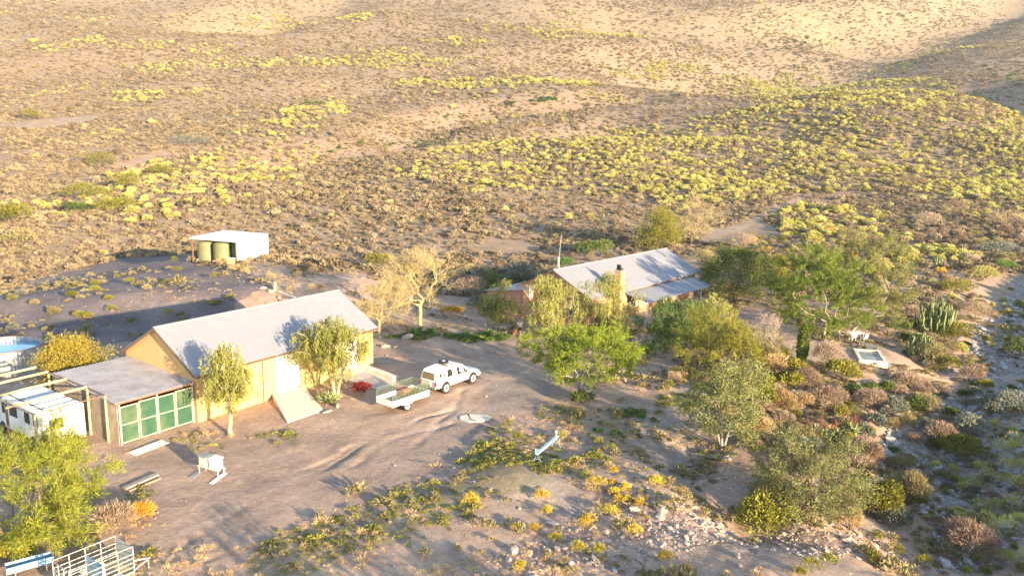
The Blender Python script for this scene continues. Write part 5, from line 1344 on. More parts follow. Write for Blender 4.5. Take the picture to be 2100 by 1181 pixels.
r = empty('plant_pot', tuple(q), 0, 'orange clay pot with a plant beside the person', 'pot')
MB().lathe([(0, 0), (.2, 0), (.3, .45), (.33, .5), (.28, .5), (.24, .42), (0, .42)], 18).build('pot', mat('clay', (.50, .20, .10), (.40, .16, .08), 4, .8), r)
n = 160; link('foliage', quads_mesh('foliage', leaves(g, np.array([0, 0, .5]) + g.normal(0, .12, (n, 3)), unit(g.normal(size=(n, 3)) + np.array([0, 0, .8])), .25, .06), n, g.uniform(0, 1, n)), LF['pepper_dark'], r)
p = gp(975, 858); mb = MB(); g = rng(15); a = np.sort(g.uniform(0, 6.28, 11))
mb.poly([(1.0 * math.cos(t) * g.uniform(.8, 1.15), .85 * math.sin(t) * g.uniform(.8, 1.15), -.2) for t in a], (0, 0, .28)); o = mb.build('concrete_slab', CONCP, None, (p[0], p[1], p[2])); props(o, 'pale broken concrete slab in the driveway below the pickup', 'slab')
p = gp(564, 596); r = empty('marker_post', tuple(p), 0, 'short thick yellow wooden post on the bank behind the long shed', 'post')
MB().tube([(0, 0, -.2), (.02, 0, .9), (.05, 0, 1.0)], [.2, .16, .1], 9).build('trunk', WOODY, r); MB().box(-.5, .5, -.12, .1, -.1, .06).build('base', WOODG, r)
# ---------------------------------------------------------------- ground cover and scattered shrubs
HID = bpy.data.collections.new('scatter_sources')          # kept out of the scene: only instanced

def scatter(name, protos, P, S, m, kind='stuff', label=None, cat=None, seed=1, tilt=.0):
    """one object whose points carry scaled, turned copies of a few plant or stone meshes"""
    col = bpy.data.collections.new(name + '_kinds')
    for i, me in enumerate(protos):
        if not me.materials: me.materials.append(m)
        o = bpy.data.objects.new(name + '_kind', me); col.objects.link(o)
    me = bpy.data.meshes.new(name); n = len(P)
    me.vertices.add(n); me.vertices.foreach_set('co', np.ascontiguousarray(P, np.float32).ravel())
    g = rng(seed)
    a = me.attributes.new('size', 'FLOAT_VECTOR', 'POINT'); S3 = S if S.ndim == 2 else np.stack([S, S, S * g.uniform(.8, 1.2, n)], 1)
    a.data.foreach_set('vector', np.ascontiguousarray(S3, np.float32).ravel())
    a = me.attributes.new('turn', 'FLOAT_VECTOR', 'POINT'); T = np.zeros((n, 3)); T[:, 2] = g.uniform(0, 6.283, n); T[:, :2] = g.normal(0, tilt, (n, 2)) if tilt else 0
    a.data.foreach_set('vector', np.ascontiguousarray(T, np.float32).ravel())
    a = me.attributes.new('pick', 'INT', 'POINT'); a.data.foreach_set('value', g.integers(0, len(protos), n).astype(np.int32))
    me.update()
    ng = bpy.data.node_groups.new(name, 'GeometryNodeTree')
    ng.interface.new_socket('Geometry', in_out='INPUT', socket_type='NodeSocketGeometry'); ng.interface.new_socket('Geometry', in_out='OUTPUT', socket_type='NodeSocketGeometry')
    N, L = ng.nodes, ng.links
    gi = N.new('NodeGroupInput'); go = N.new('NodeGroupOutput'); ip = N.new('GeometryNodeInstanceOnPoints'); ci = N.new('GeometryNodeCollectionInfo')
    ci.inputs['Collection'].default_value = col; ci.inputs['Separate Children'].default_value = True; ci.inputs['Reset Children'].default_value = True
    mp = N.new('GeometryNodeMeshToPoints'); L.new(gi.outputs[0], mp.inputs['Mesh']); L.new(mp.outputs[0], ip.inputs['Points'])
    L.new(ci.outputs[0], ip.inputs['Instance']); ip.inputs['Pick Instance'].default_value = True
    def attr(nm, ty):
        k = N.new('GeometryNodeInputNamedAttribute'); k.data_type = ty; k.inputs['Name'].default_value = nm; return k.outputs['Attribute']
    L.new(attr('pick', 'INT'), ip.inputs['Instance Index']); L.new(attr('size', 'FLOAT_VECTOR'), ip.inputs['Scale'])
    er = N.new('FunctionNodeEulerToRotation'); L.new(attr('turn', 'FLOAT_VECTOR'), er.inputs[0]); L.new(er.outputs[0], ip.inputs['Rotation'])
    L.new(ip.outputs[0], go.inputs[0])
    o = link(name, me, m); md = o.modifiers.new('scatter', 'NODES'); md.node_group = ng
    o['kind'] = kind
    if label: o['label'] = label; o['category'] = cat
    return o

def sample(y0, y1, dens, seed, extra=25):
    """random ground points in the strip the photograph can see, thinned by dens(x, y) per square metre"""
    g = rng(seed); hi = dens[0]; A = (y1 - y0) * (2 * (.67 * y1 + extra)); n = int(A * hi)
    x = g.uniform(-1, 1, n) * (.67 * y1 + extra); y = g.uniform(y0, y1, n)
    k = np.abs(x) < .67 * y + extra; x, y = x[k], y[k]
    k = g.uniform(0, 1, len(x)) < dens[1](x, y) / hi
    return x[k], y[k]

YEL = [(w, gpoly(p)) for w, p in [
    (.13, [(1250, 262), (1480, 250), (1560, 205), (1440, 165), (1650, 135), (1900, 160), (2130, 250), (2130, 470), (1960, 440), (1800, 400), (1640, 400), (1500, 430), (1330, 420), (1240, 330)]),
    (.085, [(880, 305), (1100, 275), (1300, 290), (1480, 360), (1480, 440), (1300, 420), (1100, 395), (940, 390), (840, 370)]),
    (.10, [(90, 445), (280, 345), (470, 300), (660, 322), (590, 372), (430, 425), (300, 455)]),
    (.2, [(1560, 480), (1640, 425), (1800, 425), (1930, 500), (1960, 570), (1900, 600), (1800, 500), (1700, 520)]),
    (.14, [(545, 255), (610, 222), (700, 205), (690, 235), (580, 265)]), (.10, [(535, 285), (640, 255), (650, 268), (560, 295)]),
    (.18, [(1120, 202), (1200, 190), (1290, 192), (1270, 212), (1130, 214)]), (.14, [(815, 166), (1000, 162), (1210, 168), (1210, 180), (820, 177)]),
    (.16, [(1255, 145), (1340, 134), (1450, 135), (1430, 158), (1270, 163)]), (.05, [(40, 85), (280, 88), (520, 98), (430, 112), (100, 104), (20, 100)]),
    (.05, [(240, 135), (520, 122), (800, 112), (1020, 122), (700, 142), (300, 150)]), (.08, [(235, 192), (330, 190), (335, 216), (250, 210)]), (.06, [(340, 190), (450, 180), (450, 190), (350, 200)]),
    (.05, [(470, 48), (600, 35), (780, 28), (760, 45), (520, 55)]), (.06, [(860, 88), (950, 75), (1010, 92), (930, 98)]), (.05, [(1080, 70), (1250, 68), (1340, 80), (1130, 90)]),
    (.06, [(1640, 80), (1760, 68), (1800, 78), (1680, 92)]), (.05, [(1890, 92), (1990, 85), (2000, 100), (1900, 104)]), (.04, [(750, 138), (1010, 118), (1015, 135), (800, 150)]),
]]
BARE = [gpoly(p) for p in [
    [(-300, 640), (0, 596), (130, 562), (260, 528), (395, 520), (400, 548), (490, 548), (565, 530), (600, 590), (760, 605), (860, 640), (930, 650), (1000, 640), (1060, 600), (1180, 570), (1300, 530), (1440, 530), (1560, 590), (1700, 640), (1900, 640), (1960, 600), (2040, 560), (2200, 540), (2200, 1300), (-300, 1300)],
    [(1480, 468), (1600, 422), (1640, 404), (1650, 411), (1560, 455), (1500, 478)], [(1440, 470), (1570, 455), (1600, 470), (1560, 505), (1440, 500)],
    [(0, 262), (60, 246), (210, 236), (205, 246), (60, 266)], [(215, 345), (330, 308), (345, 316), (260, 345)],
    [(960, 505), (1050, 490), (1120, 510), (1050, 525)],
]]
def bare(x, y):
    r = np.zeros(np.shape(x), bool)
    for P in BARE: r |= inpoly(x + (fbm(x, y, 4, 211, 2) - .5) * 3, y + (fbm(x, y, 4, 212, 2) - .5) * 3, P)
    return r

def scrub_d(x, y):
    d = np.interp(y, [95, 160, 260, 420, 700, 1000], [1.1, 1.0, .6, .26, .09, .045])
    return d * (.55 + .9 * smooth((fbm(x, y, 18, 221) - .3) * 3)) * ~bare(x, y)
def yellow_d(x, y):
    wx = x + (fbm(x, y, 16, 231, 3) - .5) * 20; wy = y + (fbm(x, y, 16, 233, 3) - .5) * 26
    d = np.full(np.shape(x), .002) * smooth((560 - y) / 300) * smooth((y - 100) / 30)
    for w, P in YEL: d = np.maximum(d, w * inpoly(wx, wy, P))
    d = np.maximum(d, .012 * smooth((fbm(x, y, 45, 241, 3) - .6) * 9) * (y > 250))
    return d * (.35 + 1.3 * smooth((fbm(x, y, 14, 251) - .3) * 3)) * ~bare(x, y)

scrub_protos = [shrub_mesh(400 + i, .5, .55, 220, .16, .10, 'rand', 5, 'scrub') for i in range(6)]
pts = []
for y0, y1, s in ((92, 170, 1), (170, 300, 2), (300, 480, 3), (480, 760, 4), (760, 1080, 5)):
    mx = {92: 1.55, 170: 1.4, 300: .85, 480: .34, 760: .12}[y0]
    x, y = sample(y0, y1, (mx, scrub_d), 500 + s)
    pts.append((x, y))
x = np.concatenate([p[0] for p in pts]); y = np.concatenate([p[1] for p in pts])
g = rng(77); S = g.lognormal(-.05, .45, len(x)) * np.interp(y, [95, 200, 420, 760, 1080], [.75, .82, 1.15, 1.8, 2.4])
S = np.minimum(S, 3.0)
scatter('scrub', scrub_protos, np.stack([x, y, H(x, y) - .03], 1), S, LF['scrub'], label='low grey brown scrub covering the hillside', cat='scrub')

yel_protos = [shrub_mesh(430 + i, .5, .72, 260, .17, .12, 'up', 6, 'shrub') for i in range(6)]
yel_near = [shrub_mesh(440 + i, .5, .75, 750, .12, .07, 'up', 7, 'shrub') for i in range(6)]
for me in yel_near: me.materials.append(LF['yellow'])
pts = []
for y0, y1, s in ((92, 170, 1), (170, 300, 2), (300, 480, 3), (480, 760, 4), (760, 1080, 5)):
    pts.append(sample(y0, y1, (.3, yellow_d), 600 + s))
x = np.concatenate([p[0] for p in pts]); y = np.concatenate([p[1] for p in pts])
S = rng(78).lognormal(.35, .28, len(x)) * np.interp(y, [95, 300, 600, 1080], [1.0, 1.0, 1.4, 2.0])
z = H(x, y); dd = np.sqrt(x ** 2 + y ** 2); order = np.argsort(-S / dd)
vis = np.abs(x) < .64 * y
near = [i for i in order if vis[i]][:300]; sel = np.zeros(len(x), bool); sel[near] = True
def zone(i):
    u = CX + F_PX * x[i] / (y[i] * math.cos(PITCH)); 
    if u > 1450: return ('bright yellow green rounded shrub on the slope behind the acacias and the stream', 'yellow shrubs on the right slope')
    if u > 780: return ('bright yellow green rounded shrub on the slope behind the farmhouse', 'yellow shrubs behind the farmhouse')
    return ('bright yellow green rounded shrub on the slope behind the white shed', 'yellow shrubs behind the white shed')
g = rng(79)
for i in near:
    o = bpy.data.objects.new('yellow_shrub', yel_near[g.integers(0, 6)]); COL.objects.link(o)
    o.location = (x[i], y[i], z[i] - .04); o.rotation_euler = (0, 0, g.uniform(0, 6.28)); s = S[i]; o.scale = (s, s * g.uniform(.85, 1.15), s * g.uniform(.8, 1.1))
    lb, gr = zone(i); props(o, lb, 'shrub', gr)
scatter('yellow_shrubs', yel_protos, np.stack([x[~sel], y[~sel], z[~sel] - .03], 1), S[~sel], LF['yellow'], label='countless yellow green shrubs dotting the far hillside', cat='shrubs')
print('scrub', len(pts), 'yellow', len(x))

# dark bushes in the far gullies; last two rows added to make shadow bands
gul = [gpoly(p) for p in [[(1590, 88), (1640, 72), (1700, 80), (1760, 70), (1700, 100), (1640, 112), (1590, 106)], [(1780, 40), (1850, 22), (1960, 12), (1850, 50)], [(1990, 130), (2110, 150), (2110, 200), (2040, 180)], [(840, 290), (930, 278), (925, 292), (850, 302)], [(1000, 58), (1060, 50), (1060, 62), (1000, 66)], [(650, 315), (800, 292), (1000, 280), (1300, 268), (1300, 274), (1000, 288), (800, 304), (660, 326)], [(830, 262), (900, 238), (1000, 218), (1150, 202), (1150, 207), (1000, 226), (900, 248)]]]
gx, gy = [], []
g = rng(91)
for P, n in zip(gul, (34, 14, 18, 12, 6, 46, 40)):
    a = np.array(P); k = 0
    while k < n:
        u, v = g.uniform(a[:, 0].min(), a[:, 0].max()), g.uniform(a[:, 1].min(), a[:, 1].max())
        if inpoly(np.array([u]), np.array([v]), P)[0]: gx.append(u); gy.append(v); k += 1
dkp = [shrub_mesh(470 + i, .5, .6, 420, .16, .1, 'rand', 6, 'shrub') for i in range(4)]
for me in dkp: me.materials.append(LF['pepper_dark'])
for u, v in zip(gx, gy):
    o = bpy.data.objects.new('gully_bush', dkp[g.integers(0, 4)]); COL.objects.link(o); s = g.uniform(2.2, 4.5) * (1 if v > 400 else .5)
    o.location = (u, v, hz(u, v) - .1); o.scale = (s, s, s * .8); o.rotation_euler = (0, 0, g.uniform(0, 6.28)); props(o, 'dark green bush of the far gullies, many added to make shadow bands', 'bush', 'dark bushes in the far gullies')

# ---- foreground: weeds, straw, pebbles, stones
def in_masks(key, n, seed, dens_f=None):
    g = rng(seed); X, Y = [], []
    for P in MASK[key]:
        a = np.array(P); x0, x1, y0, y1 = a[:, 0].min(), a[:, 0].max(), a[:, 1].min(), a[:, 1].max(); k = int((x1 - x0) * (y1 - y0) * n)
        u, v = g.uniform(x0 - 1, x1 + 1, k), g.uniform(y0 - 1, y1 + 1, k)
        wx = u + .8 * (fbm(u, v, 2.9, 3, 3) - .5) * 4; wy = v + .8 * (fbm(u, v, 2.9, 12, 3) - .5) * 4
        ok = inpoly(wx, wy, P)
        if dens_f is not None: ok &= g.uniform(0, 1, k) < dens_f(u, v)
        X.append(u[ok]); Y.append(v[ok])
    return np.concatenate(X), np.concatenate(Y)

weed_p = [shrub_mesh(500 + i, .17, .15, 70, .07, .04, 'up', 4, 'weed') for i in range(5)]
x, y = in_masks('weed', 24.0, 701, lambda u, v: smooth((fbm(u, v, 2.4, 261) - .34) * 3.5) * np.where(u < -2, .45, .9))
scatter('weeds', weed_p, np.stack([x, y, H(x, y) - .01], 1), (rng(702).lognormal(-.1, .4, len(x))[:, None] * np.array([1, 1, .7])), LF['weed'], label='low green and yellow weeds growing over the yard', cat='weeds')
gg = [gpoly(p) for p in [[(925, 692), (945, 682), (1005, 676), (1035, 692), (965, 706)], [(1260, 852), (1300, 848), (1345, 868), (1300, 876)], [(1150, 700), (1200, 690), (1290, 705), (1230, 715), (1160, 712)], [(1215, 880), (1250, 876), (1260, 890), (1225, 892)], [(800, 690), (860, 672), (905, 690), (860, 696)], [(1440, 925), (1490, 922), (1500, 945), (1455, 948)]]]
MASK['lush'] = gg
x, y = in_masks('lush', 16.0, 703)
lush_p = [shrub_mesh(510 + i, .2, .22, 70, .1, .06, 'up', 3, 'weed') for i in range(4)]
scatter('groundcover', lush_p, np.stack([x, y, H(x, y) - .01], 1), rng(704).lognormal(0, .3, len(x)), LF['groundgreen'], label='lush dark green ground cover in the garden beds', cat='ground cover')
# dry straw and small plants over the open ground of the foreground
def straw_d(u, v): return 4.0 * smooth((fbm(u, v, 5, 271) - .45) * 5) * (~inroad(u, v)) * (.35 + .65 * (v < 60)) 
ROAD = gpoly([(560, 905), (650, 855), (790, 800), (790, 720), (900, 690), (1060, 695), (1130, 730), (1150, 800), (1090, 850), (960, 895), (860, 965), (650, 1060), (420, 1150), (330, 1100), (380, 1000), (470, 930)])
DRIVE = gpoly([(1500, 640), (1560, 620), (1640, 690), (1750, 720), (1950, 720), (1900, 760), (1700, 750), (1560, 710)])
def inroad(u, v): return inpoly(u + (fbm(u, v, 2, 281, 2) - .5) * 2, v + (fbm(u, v, 2, 283, 2) - .5) * 2, ROAD) | inpoly(u, v, DRIVE)
HOUSES = [[tuple(SL(*q)) for q in ((-10, -.3), (16.3, -.3), (16.3, 9), (-10, 10.5))], [tuple(HLp(*q)) for q in ((-2, -3.5), (22.5, -3.5), (22.5, 13), (-2, 13))], gpoly([(515, 800), (575, 785), (655, 842), (575, 870)]), gpoly([(700, 775), (745, 742), (812, 775), (785, 805)])]
def inhouse(u, v):
    r = np.zeros(np.shape(u), bool)
    for P in HOUSES: r |= inpoly(u, v, P)
    return r
x, y = sample(29, 96, (4.0, straw_d), 705, 4); k = ~inhouse(x, y); x, y = x[k], y[k]
straw_p = [shrub_mesh(520 + i, .15, .15, 60, .085, .013, 'twig', 4, 'straw') for i in range(4)]
scatter('dry_grass', straw_p, np.stack([x, y, H(x, y) - .01], 1), rng(706).lognormal(0, .35, len(x)), LF['straw'], label='thin dry straw and litter scattered over the ground', cat='dry grass')
def grey_d(u, v): return 2.6 * smooth((fbm(u, v, 4, 291) - .40) * 5) * (~inroad(u, v)) * ((u > 1 + .05 * v) | (v > 70) | ((v < 42) & (u > -12))) * (.3 + .9 * smooth((u - 2) / 12))
x, y = sample(29, 100, (2.6, grey_d), 707, 4); k = ~inhouse(x, y); x, y = x[k], y[k]
low_p = [shrub_mesh(530 + i, .26, .26, 90, .12, .05, 'up', 4, 'plant') for i in range(5)]
scatter('low_plants', low_p, np.stack([x, y, H(x, y) - .02], 1), rng(708).lognormal(-.2, .45, len(x)), LF['dryolive'], label='small olive and tan plants over the stony ground', cat='low plants')

def stone_mesh(seed):
    import bmesh
    g = rng(seed); bm = bmesh.new(); bmesh.ops.create_icosphere(bm, subdivisions=1, radius=.5)
    sc = g.uniform(.6, 1.2, 3); sc[2] *= .6
    for v in bm.verts: k = g.uniform(.75, 1.15); v.co = Vector((v.co.x * sc[0] * k, v.co.y * sc[1] * k, v.co.z * sc[2] * k))
    me = bpy.data.meshes.new('stone'); bm.to_mesh(me); bm.free(); return me
STONE = mat('stone_tan', (.48, .38, .30), (.30, .23, .19), 2.5, .95, bump=.4, bscale=9)
STONEG = mat('stone_grey', (.40, .385, .37), (.20, .195, .195), 2.5, .95, bump=.4, bscale=9)
x, y = in_masks('rock', 26.0, 711, lambda u, v: smooth((fbm(u, v, 2.2, 301) - .12) * 3)); S = np.minimum(rng(712).lognormal(-2.15, .65, len(x)), .8)
scatter('stones', [stone_mesh(800 + i) for i in range(6)], np.stack([x, y, H(x, y) + S * .08], 1), S, STONE, label='tan stones strewn over the rocky banks', cat='stones', tilt=.3)
x, y = in_masks('river', 9.0, 713, lambda u, v: smooth((fbm(u, v, 2.6, 303) - .2) * 3)); S = np.minimum(rng(714).lognormal(-1.5, .65, len(x)), 1.0)
scatter('river_stones', [stone_mesh(810 + i) for i in range(6)], np.stack([x, y, H(x, y) + S * .08], 1), S, STONEG, label='grey stones covering the dry stream bed', cat='stones', tilt=.3)
def peb_d(u, v): return 1.2 * smooth((fbm(u, v, 7, 305) - .4) * 4)
x, y = sample(29, 110, (1.2, peb_d), 715, 4); k = ~inhouse(x, y); x, y = x[k], y[k]; S = np.minimum(rng(716).lognormal(-2.7, .5, len(x)), .3)
scatter('pebbles', [stone_mesh(820 + i) for i in range(5)], np.stack([x, y, H(x, y) + S * .05], 1), S, STONE, label='pebbles lying loose over the yard', cat='pebbles', tilt=.3)
# ---------------------------------------------------------------- single small things in the foreground
BIGSTONE = [stone_mesh(840 + i) for i in range(6)]
def rock(px, py, w, label, m=None, h=.7):
    p, s = scale_at(px, py); W = w * s; g = rng(int(px + py)); me = BIGSTONE[g.integers(0, 6)].copy(); me.materials.append(m or STONE)
    o = bpy.data.objects.new('rock', me); COL.objects.link(o); o.location = (p[0], p[1], p[2] + W * .1); o.scale = (W, W * .75, W * h); o.rotation_euler = (0, 0, g.uniform(0, 6.28))
    mod = o.modifiers.new('bevel', 'BEVEL'); mod.width = .04; mod.segments = 2
    return props(o, label, 'rock')
rock(838, 694, 34, 'flat pinkish boulder at the upper end of the yard')
rock(812, 712, 14, 'small tan rock below the flat pinkish boulder')
rock(790, 712, 20, 'tan rock by the far corner of the long shed')
rock(671, 846, 24, 'reddish rock beside the pale concrete ramp')
rock(692, 833, 22, 'tan rock at the edge of the agave bed')
rock(655, 840, 12, 'grey rock between the ramp and the reddish rock', STONEG)
rock(1131, 1073, 34, 'long pale rock among the orange tufts', STONEG, .4)
rock(1090, 1020, 15, 'pale grey rock beside an orange tuft', STONEG)
rock(1065, 1043, 13, 'small pinkish rock in the foreground weeds')
rock(1280, 780, 22, 'pale tan rock right of the acacia trunk')
rock(1410, 955, 24, 'blue grey flat rock at the head of the stony gully', STONEG, .4)
rock(1512, 1140, 26, 'round tan boulder on the stony mound')
rock(1170, 1155, 22, 'grey rock near the lower edge of the photo', STONEG, .5)
rock(1260, 1170, 26, 'grey rock right of the lowest yellow tufts', STONEG, .5)
rock(1600, 830, 34, 'big pale boulder on the rocky bank')
rock(1625, 812, 30, 'upright pale boulder at the top of the rocky bank', None, 1.2)
rock(1660, 850, 28, 'sunlit boulder low on the rocky bank')
rock(1570, 830, 26, 'tan boulder left on the rocky bank')
for i, px in enumerate((1822, 1834, 1847, 1860)):
    rock(px, 763 - i, 12, ['round yellowish stone of the pool edge row, leftmost', 'round yellowish stone of the pool edge row, second from left', 'round yellowish stone of the pool edge row, third from left', 'round yellowish stone of the pool edge row, rightmost'][i], STONE, 1.0)
for i, (px, py, w) in enumerate(((556, 600, 22), (572, 612, 18), (590, 622, 22), (540, 592, 18), (610, 628, 16))):
    rock(px, py, w, ['dark rock heaped behind the shed roof, by the yellow post', 'dark rock heaped behind the shed roof, under the lintel', 'brown rock heaped behind the shed roof, right end', 'brown rock at the top of the heap behind the shed', 'small rock at the foot of the heap behind the shed'][i])

def tuft(px, py, w, label, lf='tuft', group=None, h=.8):
    p, s = scale_at(px, py); R = w * s / 2
    me = shrub_mesh(int(px * 3 + py), R, R * 2 * h, 420, min(.16, R * .35), .03, 'up', 5, 'tuft_shrub')
    f = np.array([p[0], p[1]]) / math.hypot(p[0], p[1]); q = np.array([p[0], p[1]]) + f * R * .5
    o = link('tuft_shrub', me, LF[lf], None, (q[0], q[1], hz(*q) - .02)); return props(o, label, 'tuft shrub', group)
T1 = [(965, 1042, 34), (1112, 1030, 28), (1121, 1062, 26), (1243, 1070, 42), (1207, 1096, 42), (1257, 1020, 24), (1268, 1034, 24), (1348, 1002, 32), (1285, 1010, 22), (1058, 1090, 20), (1092, 1092, 22), (1138, 1112, 24), (1185, 1138, 30), (1222, 1145, 34), (1300, 1105, 34), (1225, 1008, 36), (1255, 975, 20), (1258, 998, 18), (1407, 1180, 26), (1365, 1160, 34), (1285, 1035, 22), (1312, 1040, 20), (1063, 1172, 26)]
for px, py, w in T1: tuft(px, py, w * 1.2, 'small yellow orange tuft shrub on the stony foreground slope', group='yellow tufts on the foreground slope')
T2 = [(2000, 1010, 34), (1974, 1012, 26), (2030, 1000, 40), (2060, 1000, 34), (2090, 1012, 40), (2010, 1060, 40), (2040, 1055, 36), (2075, 1050, 40), (2030, 1100, 50), (2065, 1095, 44), (2095, 1085, 30), (2050, 950, 50), (2085, 935, 46), (2060, 975, 40), (2095, 975, 36), (1952, 975, 22), (2060, 1160, 30), (2095, 1165, 36), (1972, 1000, 20), (2010, 975, 30)]
for px, py, w in T2: tuft(px, py, w * 1.25, 'yellow green round shrub on the shaded dry ground at the right edge', 'yellow', 'yellow shrubs at the lower right', .9)
T3 = [(1880, 1005, 30), (1862, 1000, 22), (1935, 1012, 24), (1555, 935, 28), (1660, 1180, 50), (1700, 1165, 44), (1790, 1160, 40), (1800, 1110, 30), (1780, 1135, 26), (1835, 1140, 40), (1640, 1185, 30), (1895, 1165, 40)]
for px, py, w in T3: tuft(px, py, w, 'yellow green tuft shrub at the foot of the stony bank', 'goldgreen', 'tufts below the stony bank')
T4 = [(345, 655, 30), (230, 645, 28), (370, 652, 18), (432, 632, 22), (445, 628, 16), (470, 618, 20), (450, 625, 12), (266, 668, 24), (440, 572, 22), (240, 572, 16), (340, 585, 18), (365, 560, 18), (358, 540, 20)]
for px, py, w in T4: tuft(px, py, w, 'small olive tuft shrub on the gravel shelf behind the long shed', 'goldgreen', 'tufts on the gravel shelf')
T5 = [(272, 540, 34), (310, 534, 26), (360, 528, 36), (462, 552, 34), (483, 556, 22), (505, 566, 26), (558, 578, 28), (476, 558, 18), (600, 545, 24), (610, 570, 22), (595, 600, 20), (640, 560, 20), (660, 600, 26), (500, 545, 18), (545, 536, 26), (640, 600, 24)]
for px, py, w in T5: tuft(px, py, w, 'straw coloured tuft shrub round the white tank shed', 'straw', 'straw tufts by the white shed')
T6 = [(1060, 905, 30), (1040, 880, 26), (1150, 905, 28), (1200, 985, 26), (1560, 1000, 24), (1350, 855, 20), (1375, 800, 26), (1385, 770, 30), (1520, 895, 26), (1545, 880, 28), (1250, 930, 30), (1230, 915, 26)]
for px, py, w in T6: tuft(px, py, w, 'low yellow flowering weed clump in the middle of the yard weeds', 'weed', 'weed clumps in the yard')
p = gp(1445, 960); g = rng(17)
mb = MB()
for i in range(3):
    x = (-.5, .3, .9)[i]; mb.tube([(x, -.8, .05), (x + .1, -.2, .12 + .1 * i), (x - .05, .4, .2), (x + .2, 1.1, .5)], .03, 5)
props(mb.build('fallen_branch', BARK, None, tuple(p), .4), 'dark fallen branches lying across the stony gully', 'branch')
# ---------------------------------------------------------------- the thickets along the stream and round the garden, shrub by shrub
def thicket(polys, n, kinds, seed, size, group_word):
    g = rng(seed); PP = [gpoly(p) for p in polys]; done = []
    protos = {}
    for k in kinds:
        md, ln, wd, q = ('twig', .24, .028, 1500) if k in ('dry', 'pink', 'dryolive', 'straw') else ('up', .15, .08, 1100)
        protos[k] = [shrub_mesh(900 + hash_(k) + i, .5, .72, q, ln * .6, wd * .6, md, 7, 'shrub') for i in range(4)]
        for me in protos[k]: me.materials.append(LF[k])
    tries = 0
    while len(done) < n and tries < n * 60:
        tries += 1
        P = PP[g.integers(0, len(PP))]; a = np.array(P)
        u, v = g.uniform(a[:, 0].min(), a[:, 0].max()), g.uniform(a[:, 1].min(), a[:, 1].max())
        if not inpoly(np.array([u]), np.array([v]), P)[0] or inhouse(np.array([u]), np.array([v]))[0]: continue
        s = g.uniform(*size)
        if any(math.hypot(u - d[0], v - d[1]) < .34 * (s + d[2]) for d in done): continue
        done.append((u, v, s)); k = kinds[g.integers(0, len(kinds))]
        nm = dict(dry='twiggy_shrub', pink='twiggy_shrub', straw='dry_shrub', dryolive='dry_shrub', orange='flowering_shrub', yellow='flowering_shrub', goldgreen='leafy_shrub', dark='leafy_shrub', grey='grey_shrub')[k]
        o = bpy.data.objects.new(nm, protos[k][g.integers(0, 4)]); COL.objects.link(o)
        o.location = (u, v, hz(u, v) - .05); o.rotation_euler = (0, 0, g.uniform(0, 6.28)); o.scale = (s, s * g.uniform(.8, 1.2), s * g.uniform(.75, 1.1))
        w = dict(dry='brown twiggy leafless shrub', pink='pinkish leafless shrub', dryolive='tan olive twiggy shrub', straw='straw coloured dry shrub', goldgreen='golden green leafy shrub', grey='grey green shrub', dark='dark green leafy shrub', yellow='bright yellow green shrub', orange='orange yellow dry shrub')[k]
        props(o, w + ' ' + group_word, nm.replace('_', ' '), w + 's ' + group_word)
def hash_(k): return sum(ord(c) for c in k) % 97
thicket([[(1470, 830), (1560, 770), (1680, 790), (1760, 850), (1800, 930), (1760, 1010), (1640, 960), (1540, 930)]], 72, ['dry', 'pink', 'dryolive', 'straw', 'goldgreen'], 31, (.9, 1.9), 'on the rocky bank by the olive tree')
thicket([[(1640, 860), (1760, 800), (1900, 790), (1960, 830), (1960, 900), (1860, 960), (1760, 930)]], 52, ['dry', 'grey', 'dryolive', 'grey', 'dark'], 32, (.9, 2.0), 'in the shaded hollow below the pool')
thicket([[(1860, 650), (1960, 610), (2030, 600), (2000, 680), (1960, 750), (1900, 780), (1850, 720)]], 50, ['pink', 'dryolive', 'goldgreen', 'dry', 'yellow', 'dark'], 33, (.9, 2.1), 'on the bank beside the stream bed')
thicket([[(1440, 520), (1560, 480), (1700, 470), (1850, 520), (1960, 580), (1900, 640), (1780, 600), (1620, 600), (1520, 560)]], 85, ['yellow', 'dry', 'dryolive', 'yellow', 'pink', 'orange', 'goldgreen'], 34, (1.0, 2.3), 'behind the garden trees')
thicket([[(890, 600), (980, 560), (1120, 550), (1150, 580), (1060, 620), (960, 640)]], 26, ['grey', 'dark', 'grey', 'dryolive'], 35, (1.0, 2.2), 'in the shade left of the farmhouse')
thicket([[(1880, 960), (1960, 930), (2110, 900), (2110, 1190), (1960, 1190), (1900, 1080)]], 60, ['grey', 'dryolive', 'yellow', 'goldgreen', 'dry'], 36, (.5, 1.1), 'on the dry ground at the lower right')
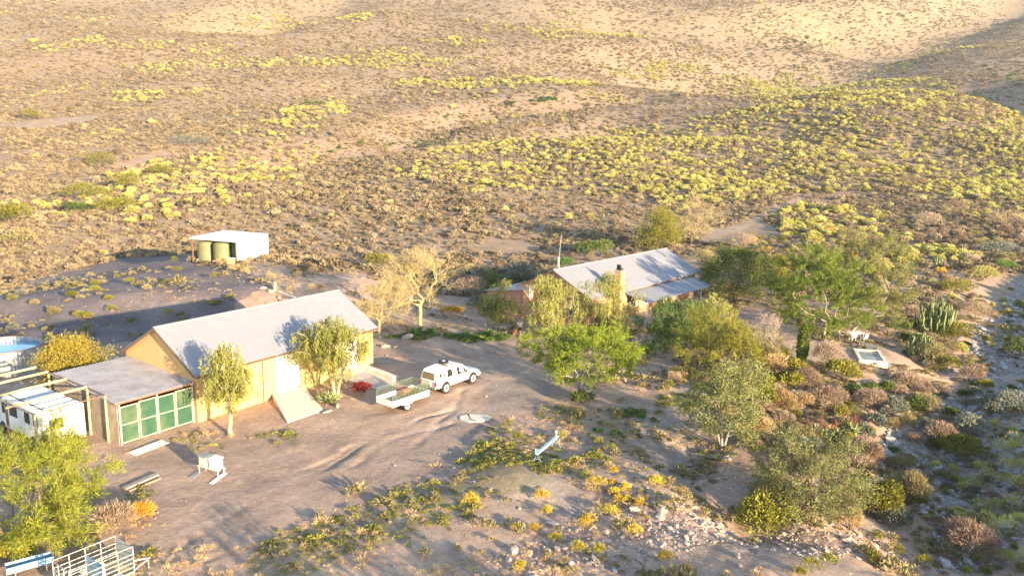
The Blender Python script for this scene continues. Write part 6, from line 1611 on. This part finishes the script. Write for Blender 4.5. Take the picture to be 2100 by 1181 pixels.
thicket([[(1330, 770), (1420, 730), (1500, 720), (1560, 690), (1620, 740), (1540, 800), (1440, 830)]], 30, ['dryolive', 'goldgreen', 'straw', 'pink'], 37, (.6, 1.4), 'in the garden between acacia and cypress')
thicket([[(1830, 480), (1960, 470), (2110, 470), (2110, 560), (2030, 560), (1930, 540)]], 55, ['pink', 'dry', 'yellow', 'dryolive', 'grey'], 38, (1.2, 2.8), 'on the far bank of the stream')
thicket([[(80, 745), (120, 700), (60, 690), (-20, 690), (90, 760)], [(80, 690), (250, 640), (330, 560), (120, 590), (0, 610), (0, 680)]], 26, ['grey', 'dryolive', 'goldgreen'], 39, (.5, 1.3), 'on the gravel behind the long shed')
thicket([[(1960, 620), (2050, 585), (2110, 580), (2110, 900), (2000, 900), (1960, 820), (1985, 720)]], 46, ['grey', 'dark', 'goldgreen', 'dryolive', 'yellow'], 40, (.6, 1.7), 'in and along the stream bed')
thicket([[(1440, 720), (1560, 690), (1640, 760), (1620, 830), (1500, 800)]], 16, ['goldgreen', 'dryolive', 'goldgreen', 'straw'], 41, (2.0, 3.4), 'tall beside the olive tree')
thicket([[(1560, 900), (1760, 880), (1900, 1000), (1850, 1080), (1700, 1090)]], 20, ['goldgreen', 'dryolive', 'dry', 'grey'], 42, (1.5, 2.7), 'tall round the thicket tree')
# ---------------------------------------------------------------- evening haze over the plain
def haze():
    m = bpy.data.materials.new('haze'); m.use_nodes = True; nt = m.node_tree
    for n in list(nt.nodes):
        if n.type == 'BSDF_PRINCIPLED': nt.nodes.remove(n)
    v = nt.nodes.new('ShaderNodeVolumePrincipled'); v.inputs['Color'].default_value = (.93, .94, 1.0, 1); v.inputs['Density'].default_value = .00015; v.inputs['Anisotropy'].default_value = .2
    nt.links.new(v.outputs['Volume'], nt.nodes['Material Output'].inputs['Volume'])
    o = MB().box(-960, 960, -100, 1360, -8, 345).build('haze', m); o['kind'] = 'stuff'; o['label'] = 'thin evening haze over the plain'; o['category'] = 'haze'
haze()
